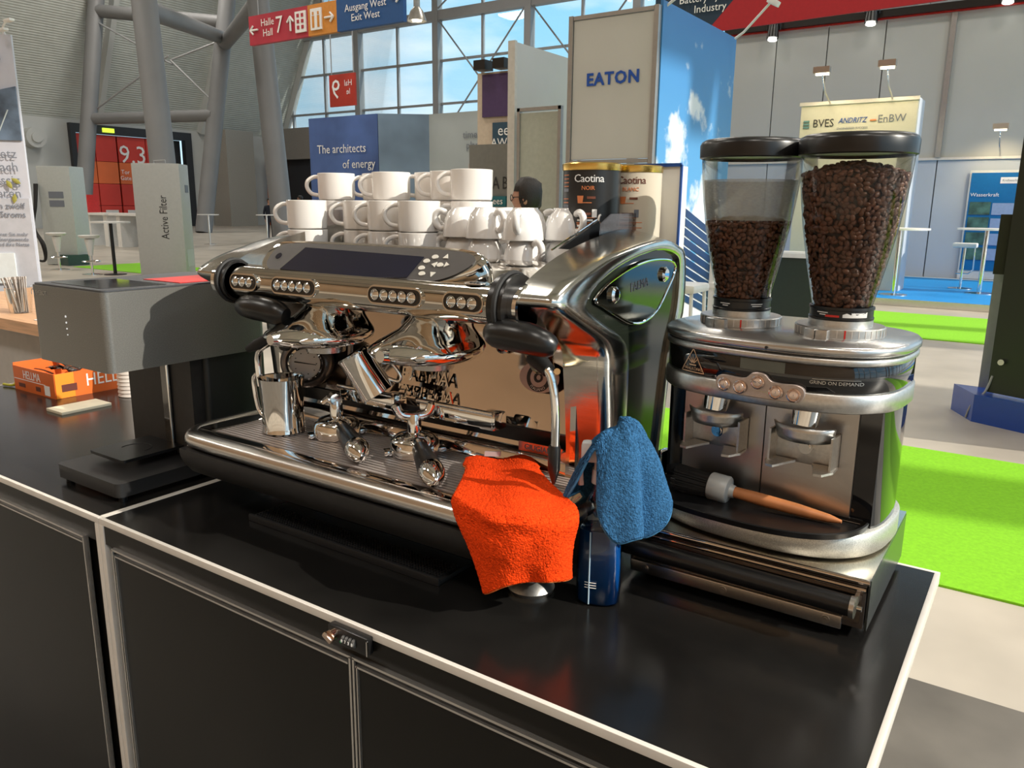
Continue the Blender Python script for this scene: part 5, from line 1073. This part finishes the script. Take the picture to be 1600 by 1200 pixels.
def hopper(cx, cy, lab, top, peak, blab, frosted, scratched):
    c = Vector((cx, cy, CT)); t = thing('bean_hopper', P(cx, cy, .392), lab, 'bean hopper', 'bean hoppers on the grinder')
    bm = NB(); lathe(bm, [(.044, .392), (.0615, .392), (.0625, .3935), (.0625, .4045), (.061, .406), (.044, .406)], 64, c); rg = ob('adjusting_ring', bm, satin, t)
    bm = NB()
    for k in range(40):
        a = 2*PI*k/40; bx(bm, c + Vector((.0626*math.cos(a), .0626*math.sin(a), .399)), (.0006, .0010, .011), rot=RZ(a))
    ob('ring_marks', bm, trimwhite, rg, smooth=False)
    a = -1.25; bm = NB(); bx(bm, c + Vector((.063*math.cos(a), .063*math.sin(a), .399)), (.001, .0022, .012), rot=RZ(a)); ob('red_mark', bm, red_m, rg, smooth=False)
    for a in (-1.95, -1.70): 
        bm = NB(); bx(bm, c + Vector((.064*math.cos(a), .064*math.sin(a), .398)), (.018, .017, .014), rot=RZ(a), bev=.002); ob('clamp_lug', bm, satin, rg)
    bm = NB(); lathe(bm, [(.0425, .405), (.0445, .406), (.0445, .415), (.0425, .416)], 48, c); ob('neck', bm, satin, t)
    bm = NB(); lathe(bm, [(.042, .4145), (.0445, .4155), (.0450, .4185), (.0436, .4195), (.0436, .4295), (.0450, .4305), (.0448, .434), (.042, .4345)], 48, c); nb = ob('neck_band', bm, blackplas, t)
    fa = math.atan2(-.701-cy, 1.399-cx)
    for k, (a0, w, hh) in enumerate(((.55, .020, .4265), (.55, .016, .4235), (-.62, .018, .4265), (-.60, .010, .4235))):
        bm = NB(); grid(bm, lambda u, v: c + Vector((.0438*math.cos(fa+a0+(u-.5)*w/.0438), .0438*math.sin(fa+a0+(u-.5)*w/.0438), hh+(v-.5)*.0012)), 6, 1); ob('printed_line', bm, ink, nb)
    if scratched:
        bm = NB(); up = [(0, .0042), (.15, .0065), (.3, .004), (.42, .0075), (.52, .0035), (.68, .006), (.82, .0048), (1, .008)]
        def sc2(u, v):
            hh = 0
            for (a, b), (c2, d) in zip(up, up[1:]):
                if a <= u <= c2: hh = b + (d-b)*(u-a)/(c2-a); break
            an = fa + .05 + u*.85; return c + Vector((.04375*math.cos(an), .04375*math.sin(an), .4205 + hh*v))
        grid(bm, sc2, 30, 2); ob('torn_sticker', bm, white_m, nb)
        bm = NB(); grid(bm, lambda u, v: c + Vector((.0438*math.cos(fa-.5+u*.45), .0438*math.sin(fa-.5+u*.45), .4205+.003*v)), 8, 1); ob('red_print', bm, red_m, nb)
    bm = NB(); lathe(bm, HP, 64, c); sh = ob('shell', bm, hopglass, t)
    bm = NB(); lathe(bm, [(0, .672), (.071, .672), (.0765, .669), (.0790, .664), (.0785, .6455), (.0755, .644), (.0745, .648), (0, .650)], 64, c); ob('lid', bm, blackplas, t)
    if frosted:
        bm = NB(); hs = [.553 + .01*k for k in range(7)]; lathe(bm, [(hop_r(q)-.0025, q) for q in hs], 48, c); ob('frosted_film', bm, film, sh)
    beans(c, top, peak, 'coffee_beans', blab, t)
hopper(.998, .540, 'left bean hopper, half full under a black lid', .548, .556, 'dark roasted coffee beans half filling the left hopper', True, False)
hopper(1.152, .522, 'right bean hopper, nearly full, with a torn neck sticker', .618, .634, 'roasted coffee beans heaped in the right hopper', False, True)
# brush lying on the drip plate
br = thing('grinder_brush', P(1.03, .42, .135), 'round black bristle brush with orange wooden handle on the drip plate', 'brush')
B0, B1 = P(.948, .428, .156), P(1.200, .428, .1385); ax = (B1-B0).normalized(); L_ = (B1-B0).length; q = lambda s: B0 + ax*s
bm = NB(); tube(bm, [q(.058), q(.060), q(.086), q(.088), q(.090), q(.097)], [.020, .0215, .0215, .020, .011, .0095], 28); ob('ferrule', bm, M('grey plastic ferrule', (.45, .46, .45), .45, .1), br)
bm = NB(); tube(bm, [q(.096), q(.13), q(.19), q(.235), q(L_)], [.0085, .0095, .0090, .0062, .0025], 18); ob('handle', bm, wood, br)
bm = NB(); u_, v_ = frame_of(ax)
for k in range(420):
    r_ = .0185*math.sqrt(random.random()); a = random.random()*2*PI; d_ = u_*math.cos(a) + v_*math.sin(a); e1 = q(random.uniform(0, .006)) + d_*(r_*1.15)
    tube(bm, [q(.06) + d_*r_, q(.03) + d_*r_*1.08, e1], [.0010, .0010, .0005], 3, False)
tube(bm, [q(.008), q(.06)], [.0145, .0145], 16)
s_ = ob('bristles', bm, M('black bristle', (.014, .013, .012), .6, 0, .5, 40), br); s_['kind'] = 'stuff'
# ------------------------------------------------------------------ orange cloth over the drip tray edge
TL, TR, RL, RR, BL, BR = P(.640, .285, .158), P(.722, .352, .158), P(.742, .130, .165), P(.884, .208, .162), P(.803, .112, .045), P(.902, .186, .062)
def orange(u, v):
    # v 0..1 top to bottom ; u 0..1 left to right
    k0, k1 = .42, .50
    if v < k0: w = v/k0; a = TL.lerp(RL, w); b = TR.lerp(RR, w); dz = 0
    else:
        w = (v-k0)/(1-k0); e0 = RL + Vector((.018, -.026, -.012)); e1 = RR + Vector((.022, -.014, -.012))
        a = (RL*(1-w)**2 + e0*2*w*(1-w) + BL*w*w); b = (RR*(1-w)**2 + e1*2*w*(1-w) + BR*w*w)
    p = a.lerp(b, u)
    out = Vector((.42, -.85, .2))
    hang = min(1, max(0, (v-.35)/.25))
    p += out*(.007*math.sin(u*PI*2.3 + v*2.0) + .004*math.sin(u*11 + 1 + v*4))*hang
    p += Vector((0, 0, 1))*(1-hang)*(.004 + .010*math.sin(u*PI)*math.sin(min(1, v/.42)*PI) + .003*math.sin(u*9+v*7))
    bow = Vector((.62, -.78, 0))*.070*math.sin(u*PI)**.8*min(1, v/.42)*(1 - .62*max(0, (v-.5)/.5))
    nz_ = noise.noise(Vector((u*5, v*6, 3)))*.005
    ed = Vector((math.sin(v*9)*.006, 0, 0))*(1-2*u)*(1 if v > .1 else 0) + Vector((0, 0, 1))*(.024*math.sin(min(1, u/1.0)*PI)**2 + .006*math.sin(u*9))*max(0, (v-.8)/.2)
    return p + bow + out*nz_ + ed
def terry(bm, amp):
    bm.normal_update()
    for v in bm.verts: v.co += v.normal*(random.random()-.3)*amp
bm = NB(); grid(bm, orange, 110, 150); terry(bm, .0011); oc = tag(ob('cleaning_cloth', bm, orange_t, mods=[('SOLIDIFY', {'thickness': .0035, 'offset': 1})]), 'bright orange terry cloth hanging over the machine tray corner', 'cloth')
hem = M('light orange hem', (.95, .22, .05), .9, 0, .2, 200, .6, 300)
bm = NB(); tube(bm, [orange(0, k/60) for k in range(61)], .0022, 6); tube(bm, [orange(k/40, 1) for k in range(41)], .0022, 6); tube(bm, [orange(1, k/60) for k in range(61)], .0022, 6); ob('hem', bm, hem, oc)
bm = NB(); p0 = orange(.33, .02); prism(bm, [p0 + Vector((-.010, .006, .004)), p0 + Vector((.012, .020, .004)), p0 + Vector((.012, .021, .012)), p0 + Vector((-.010, .007, .012))], (.003, -.006, .001)); ob('care_tag', bm, M('pale grey tag', (.42, .38, .38), .7), oc, smooth=False)
# ------------------------------------------------------------------ spray bottle and blue cloth
bt = thing('spray_bottle', P(.903, .262, 0), 'clear spray bottle of blue cleaner standing beside the espresso machine', 'bottle')
def bring(h, rx, ry, cx=.904, cy=.262, n=32):
    out = []
    for k in range(n):
        a = 2*PI*k/n; c, s = math.cos(a), math.sin(a); x = rx*math.copysign(abs(c)**.7, c); y = ry*math.copysign(abs(s)**.7, s); R2 = RZ(.35) @ Vector((x, y, 0)); out.append(P(cx + R2.x, cy + R2.y, h))
    return out
bm = NB(); loft(bm, [bring(.001, .028, .021), bring(.005, .031, .024), bring(.06, .0315, .0245), bring(.115, .0290, .0225), bring(.116, .028, .022)]); ob('blue_liquid', bm, M('blue cleaning liquid', (.004, .075, .30), .12, 0, .15, 12, coat=.5), bt, ang=.9)
bm = NB(); loft(bm, [bring(.0005, .029, .022), bring(.005, .0322, .0252), bring(.06, .0327, .0257), bring(.118, .0300, .0235), bring(.150, .024, .0195), bring(.172, .014, .0135), bring(.186, .0125, .0125)], True, False); ob('shell', bm, glass('clear bottle plastic', (.88, .92, .93), .9, .05), bt, ang=.9)
bm = NB(); tube(bm, [P(.904, .262, .184), P(.904, .262, .205)], [.0155, .0145], 20); ob('collar', bm, M('clear white cap', (.55, .57, .58), .3), bt)
bm = NB(); bx(bm, P(.912, .256, .232), (.070, .022, .030), rot=RZ(.35), bev=.006); bx(bm, P(.904, .262, .212), (.022, .02, .02), rot=RZ(.35), bev=.003); ob('spray_head', bm, M('pale spray head', (.50, .52, .53), .35), bt)
bm = NB(); tube(bm, spline([P(.886, .248, .224), P(.880, .242, .205), P(.882, .240, .182)], 4, False), .0042, 8); ob('trigger', bm, M('rosy trigger', (.62, .40, .36), .4), bt)
bm = NB(); tube(bm, [P(.904, .262, .19), P(.908, .262, .02)], .0018, 6); ob('dip_tube', bm, ink, bt)
for k in range(3):
    bm = NB(); tube(bm, [bring(.030+.004*k, .0331, .0261)[22+j] for j in range(3)], .0006, 5); ob('moulded_line', bm, ink, bt)
bm = NB(); tube(bm, [bring(h, .0330, .0260)[23] for h in (.004, .02, .05, .08, .116)], .0011, 6); ob('mould_seam', bm, M('pale seam', (.45, .62, .75), .3), bt)
cc_ = Vector((.926, .268)); 
def bluec_(u, v):
    a = 2*PI*u; c, s = math.cos(a), math.sin(a)
    hem_h = .150 + .020*math.sin(a*2+.6) + .012*math.sin(a*5)
    dfront = math.cos(a - math.radians(228)); hem_h += .066*max(0, dfront)**26
    dright = math.cos(a - math.radians(-35)); hem_h -= .022*max(0, dright)**3
    dl = math.cos(a - math.radians(200)); hem_h -= .0*max(0, dl)
    w = v
    rx = .058*(w**.50) + .004*w; ry = .044*(w**.55) + .004*w
    fold = 1 + w*(.20*math.sin(a*4+.8) + .10*math.sin(a*7+2))
    top = .272 + .010*c*(1-w)
    h = top + (hem_h - top)*(w**1.45)
    x = cc_.x + rx*fold*c*math.cos(.35) - ry*fold*s*math.sin(.35); y = cc_.y + rx*fold*c*math.sin(.35) + ry*fold*s*math.cos(.35)
    return P(x + noise.noise(Vector((c*2, s*2, w*4)))*.003, y, h + noise.noise(Vector((c*3, s*3, w*3+5)))*.003)
bm = NB(); grid(bm, bluec_, 160, 70); bmesh.ops.remove_doubles(bm, verts=bm.verts, dist=.0002); terry(bm, .0011); bc = tag(ob('cleaning_cloth', bm, blue_t, mods=[('SOLIDIFY', {'thickness': .003, 'offset': 1})]), 'blue terry cloth draped over the spray bottle head', 'cloth')
bm = NB(); tube(bm, [bluec_(k/160, 1) for k in range(161)], .0020, 6, False); ob('hem', bm, M('lighter blue hem', (.06, .24, .46), .9, 0, .2, 200), bc)
# ------------------------------------------------------------------ coffee printer on the left cabinet
ev = thing('coffee_printer', P(-.17, .25, 0), 'dark grey box-shaped coffee printer with an overhanging head', 'coffee printer')
def rbox(x0, x1, y0, y1, h0, h1, r, n=6):
    pts = []
    for cx, cy, a0 in ((x1-r, y0+r, -PI/2), (x1-r, y1-r, 0), (x0+r, y1-r, PI/2), (x0+r, y0+r, PI)):
        for k in range(n+1): a = a0 + PI/2*k/n; pts.append((cx + r*math.cos(a), cy + r*math.sin(a)))
    return [[P(a, b, h) for a, b in pts] for h in (h0, h1)]
bm = NB(); loft(bm, rbox(-.305, -.036, .070, .43, .255, .408, .014)); hd_ = ob('print_head', bm, anthracite, ev, ang=.5)
bm = NB(); loft(bm, rbox(-.302, -.039, .073, .427, .4085, .4115, .012)); ob('top_cover', bm, anth_top, hd_, ang=.5)
bm = NB(); prism(bm, [P(-.270, .095, .4118), P(-.075, .090, .4118), P(-.060, .215, .4118), P(-.245, .215, .4118)], (0, 0, .0008)); ob('smoked_window', bm, blackgloss, hd_, smooth=False)
bm = NB(); prism(bm, [P(-.19, .245, .4118), P(-.06, .245, .4118), P(-.06, .40, .4118), P(-.19, .40, .4118)], (0, 0, .0012)); ob('red_cover', bm, M('red cover', (.62, .03, .03), .4), hd_, smooth=False)
bm = NB(); loft(bm, rbox(-.300, -.040, .275, .43, .03, .256, .012)); ob('rear_body', bm, M('matte dark printer back', (.014, .016, .016), .45, .2, .1), ev, ang=.5)
bm = NB(); bx(bm, P(-.17, .262, .145), (.235, .030, .225)); cp = ob('column', bm, blackmatte, ev, smooth=False)
bm = NB(); bx(bm, P(-.140, .246, .148), (.030, .006, .222)); ob('lift_slot', bm, blackgloss, cp, smooth=False)
bm = NB(); tube(bm, [P(-.130, .243, .06), P(-.130, .243, .255)], .003, 10); ob('lift_rod', bm, chrome, cp)
bm = NB(); loft(bm, rbox(-.262, -.030, .058, .40, .012, .040, .014)); ob('base', bm, M('dark printer base', (.028, .028, .029), .35, .4, .1), ev, ang=.5)
for x, y in ((-.245, .075), (-.046, .075), (-.245, .38), (-.046, .38)):
    bm = NB(); tube(bm, [P(x, y, 0), P(x, y, .013)], .008, 12); ob('foot', bm, blackplas, ev)
bm = NB(); loft(bm, rbox(-.226, -.098, .110, .262, .056, .062, .008)); pf_ = ob('cup_platform', bm, blackplas, ev, ang=.5)
bm = NB(); tube(bm, [P(-.160 + .032*math.cos(a), .175 + .032*math.sin(a), .0623) for a in [PI*.0 + k*PI*1.15/20 for k in range(21)]], .0008, 6); ob('cup_ring', bm, inkblack, pf_)
bm = NB(); bx(bm, P(-.16, .25, .05), (.03, .02, .012)); ob('platform_arm', bm, blackplas, pf_, smooth=False)
text('EVEBOT', .0125, satin, hd_, P(-.262, .0693, .393)); bm = NB(); tube(bm, [P(-.291, .0695, .388), P(-.291, .0695, .396), P(-.296, .0695, .400), P(-.301, .0695, .396), P(-.301, .0695, .388)], .0006, 5); ob('emblem', bm, satin, hd_)
for k in range(4):
    bm = NB(); tube(bm, [P(-.176, .0702, .353-.012*k), P(-.176, .0690, .353-.012*k)], .0022-.0003*k, 10); ob('indicator_light', bm, M('white indicator', (.8, .8, .8), .4, emit=.6), hd_)
# ------------------------------------------------------------------ small things on the left cabinet
hx = thing('sachet_box', P(-1.10, .55, 0), 'open orange cardboard box of dark sachets with white lettering', 'box', None)
om = M('orange carton', (.66, .13, .018), .5, 0, .08, 12); oi = M('carton inside', (.40, .33, .28), .8)
X0, X1, Y0, Y1, Hh = -1.235, -.985, .412, .655, .075
for nm, c, s in (('front_wall', ((X0+X1)/2, Y0, Hh*.5), (X1-X0, .003, Hh)), ('back_wall', ((X0+X1)/2, Y1, Hh*.55), (X1-X0, .003, Hh*1.1)), ('side_wall', (X1, (Y0+Y1)/2, Hh*.5), (.003, Y1-Y0, Hh)), ('side_wall', (X0, (Y0+Y1)/2, Hh*.55), (.003, Y1-Y0, Hh*1.1)), ('bottom', ((X0+X1)/2, (Y0+Y1)/2, .002), (X1-X0, Y1-Y0, .003))):
    bm = NB(); bx(bm, P(*c), s); ob(nm, bm, om, hx, smooth=False)
text('HELLMA', .036, ink, hx, P(X0+.115, Y0-.002, .052), sx=.8, extrude=.0003); text('HELLMA', .055, ink, hx, P(X1+.002, Y0+.175, .042), (0, 1, 0), sx=.85, extrude=.0003)
for c, s, m_ in (((X1+.002, Y0+.028, .038), (.0006, .055, .074), M('lighter orange print', (.85, .27, .02), .5)), ((X1+.0025, Y0+.040, .030), (.0006, .045, .022), brown_ink), ((X0+.205, Y0-.0022, .020), (.032, .0006, .030), ink), ((X0+.05, Y0-.0022, .018), (.04, .0006, .012), brown_ink), ((X0+.15, Y0-.0022, .018), (.028, .0006, .014), brown_ink), ((X0+.10, Y0-.0022, .036), (.19, .0006, .002), ink)):
    bm = NB(); bx(bm, P(*c), s); ob('print_patch', bm, m_, hx, smooth=False)
sac = M('dark sachet foil', (.03, .018, .014), .25, .4, .3, 30)
pr_ = None
for k in range(16):
    bm = NB(); grid(bm, lambda u, v: Vector(((u-.5)*.055, (v-.5)*.02, .003*math.sin(u*PI))), 4, 2)
    o = ob('sachet', bm, sac, None, world=False, mods=[('SOLIDIFY', {'thickness': .002})]); o.location = P(random.uniform(X0+.03, X1-.03), random.uniform(Y0+.02, Y1-.02), random.uniform(.045, .066)); o.rotation_euler = (random.uniform(-.6, .6), random.uniform(-.5, .5), random.uniform(0, 3))
    tag(o, 'small dark foil sachet lying in the orange box', 'sachet', 'dark sachets in the orange box')
cd = NB(); bx(cd, P(-.832, .40, .004), (.085, .14, .008), rot=None, bev=.001); cd = tag(ob('card_stack', cd, M('cream paper', (.72, .66, .50), .7)), 'cream folded paper lying in front of the orange box', 'paper')
pcm = M('white paper cup', (.68, .62, .58), .6)
for k in range(8):
    bm = NB(); lathe(bm, [(.040, .0), (.0415, .002), (.040, .006), (.035, .055), (0, .056)], 28, P(-.862, .578, .0115*k)); tag(ob('paper_cup', bm, pcm), 'upturned white paper cup, %s in the stack beside the orange box' % ('lowest', 'second from below', 'third from below', 'fourth from below', 'fourth from the top', 'third from the top', 'second from the top', 'topmost')[k], 'paper cup', 'stacked paper cups')
t = thing('cardboard_box', P(-1.28, .60, 0), 'brown cardboard box at the left edge behind the orange box', 'box'); bm = NB(); bx(bm, P(-1.285, .60, .055), (.10, .11, .11)); ob('body', bm, M('brown cardboard', (.28, .19, .13), .8, 0, .1), t, smooth=False)
bm = NB(); tube(bm, spline([P(-1.31, .45, .03), P(-1.27, .43, .015), P(-1.26, .415, .006), P(-1.30, .405, .006)], 4, False), .004, 8); tag(ob('cable', bm, M('yellow black cable', (.42, .40, .02), .5)), 'short yellow cable at the left edge of the cabinet', 'cable')
wc = thing('wood_counter', (-2.9, 1.25, 0), 'wooden topped counter behind the left cabinet', 'counter')
flat('body', -3.5, -2.03, .95, 1.56, 0, .93, M('pale grey counter body', (.42, .40, .38), .5), wc)
for k in range(3): flat('wood_board', -3.55+.53*k+.003, -3.55+.53*(k+1), .88, 1.60, .93, .98, woodtop, wc)
sk = thing('stirrer_cup', (-2.52, 1.02, .98), 'clear cup full of wrapped stirrers on the wooden counter', 'cup')
bm = NB(); lathe(bm, [(0, 0), (.045, 0), (.057, .115), (.0585, .117)], 32, (-2.52, 1.02, .98)); ob('cup', bm, glass('clear plastic cup', (.82, .82, .80), .9, .08), sk)
for k in range(26):
    a = random.random()*2*PI; r_ = random.random()*.030; b = Vector((-2.52 + r_*math.cos(a), 1.02 + r_*math.sin(a), .984)); d_ = Vector((math.cos(a)*.22*random.random() - .16, math.sin(a)*.2*random.random(), 1)).normalized()
    bm = NB(); bx(bm, b + d_*.075, (.008, .003, .15), rot=Vector((0, 0, 1)).rotation_difference(d_).to_matrix()); bx(bm, b + d_*.155, (.012, .005, .012), rot=Vector((0, 0, 1)).rotation_difference(d_).to_matrix()); tag(ob('stirrer', bm, M('stirrer wrapper', (.40, .36, .33), .6, 0, .3), smooth=False), 'paper-wrapped stirrer standing in the clear cup', 'stirrer', 'wrapped stirrers in the clear cup')
t = thing('napkin', (-2.2, .98, .98), 'small white napkin at the edge of the wooden counter', 'napkin'); bm = NB(); bx(bm, (-2.16, .99, .982), (.10, .12, .004)); ob('sheet', bm, ink, t, smooth=False)
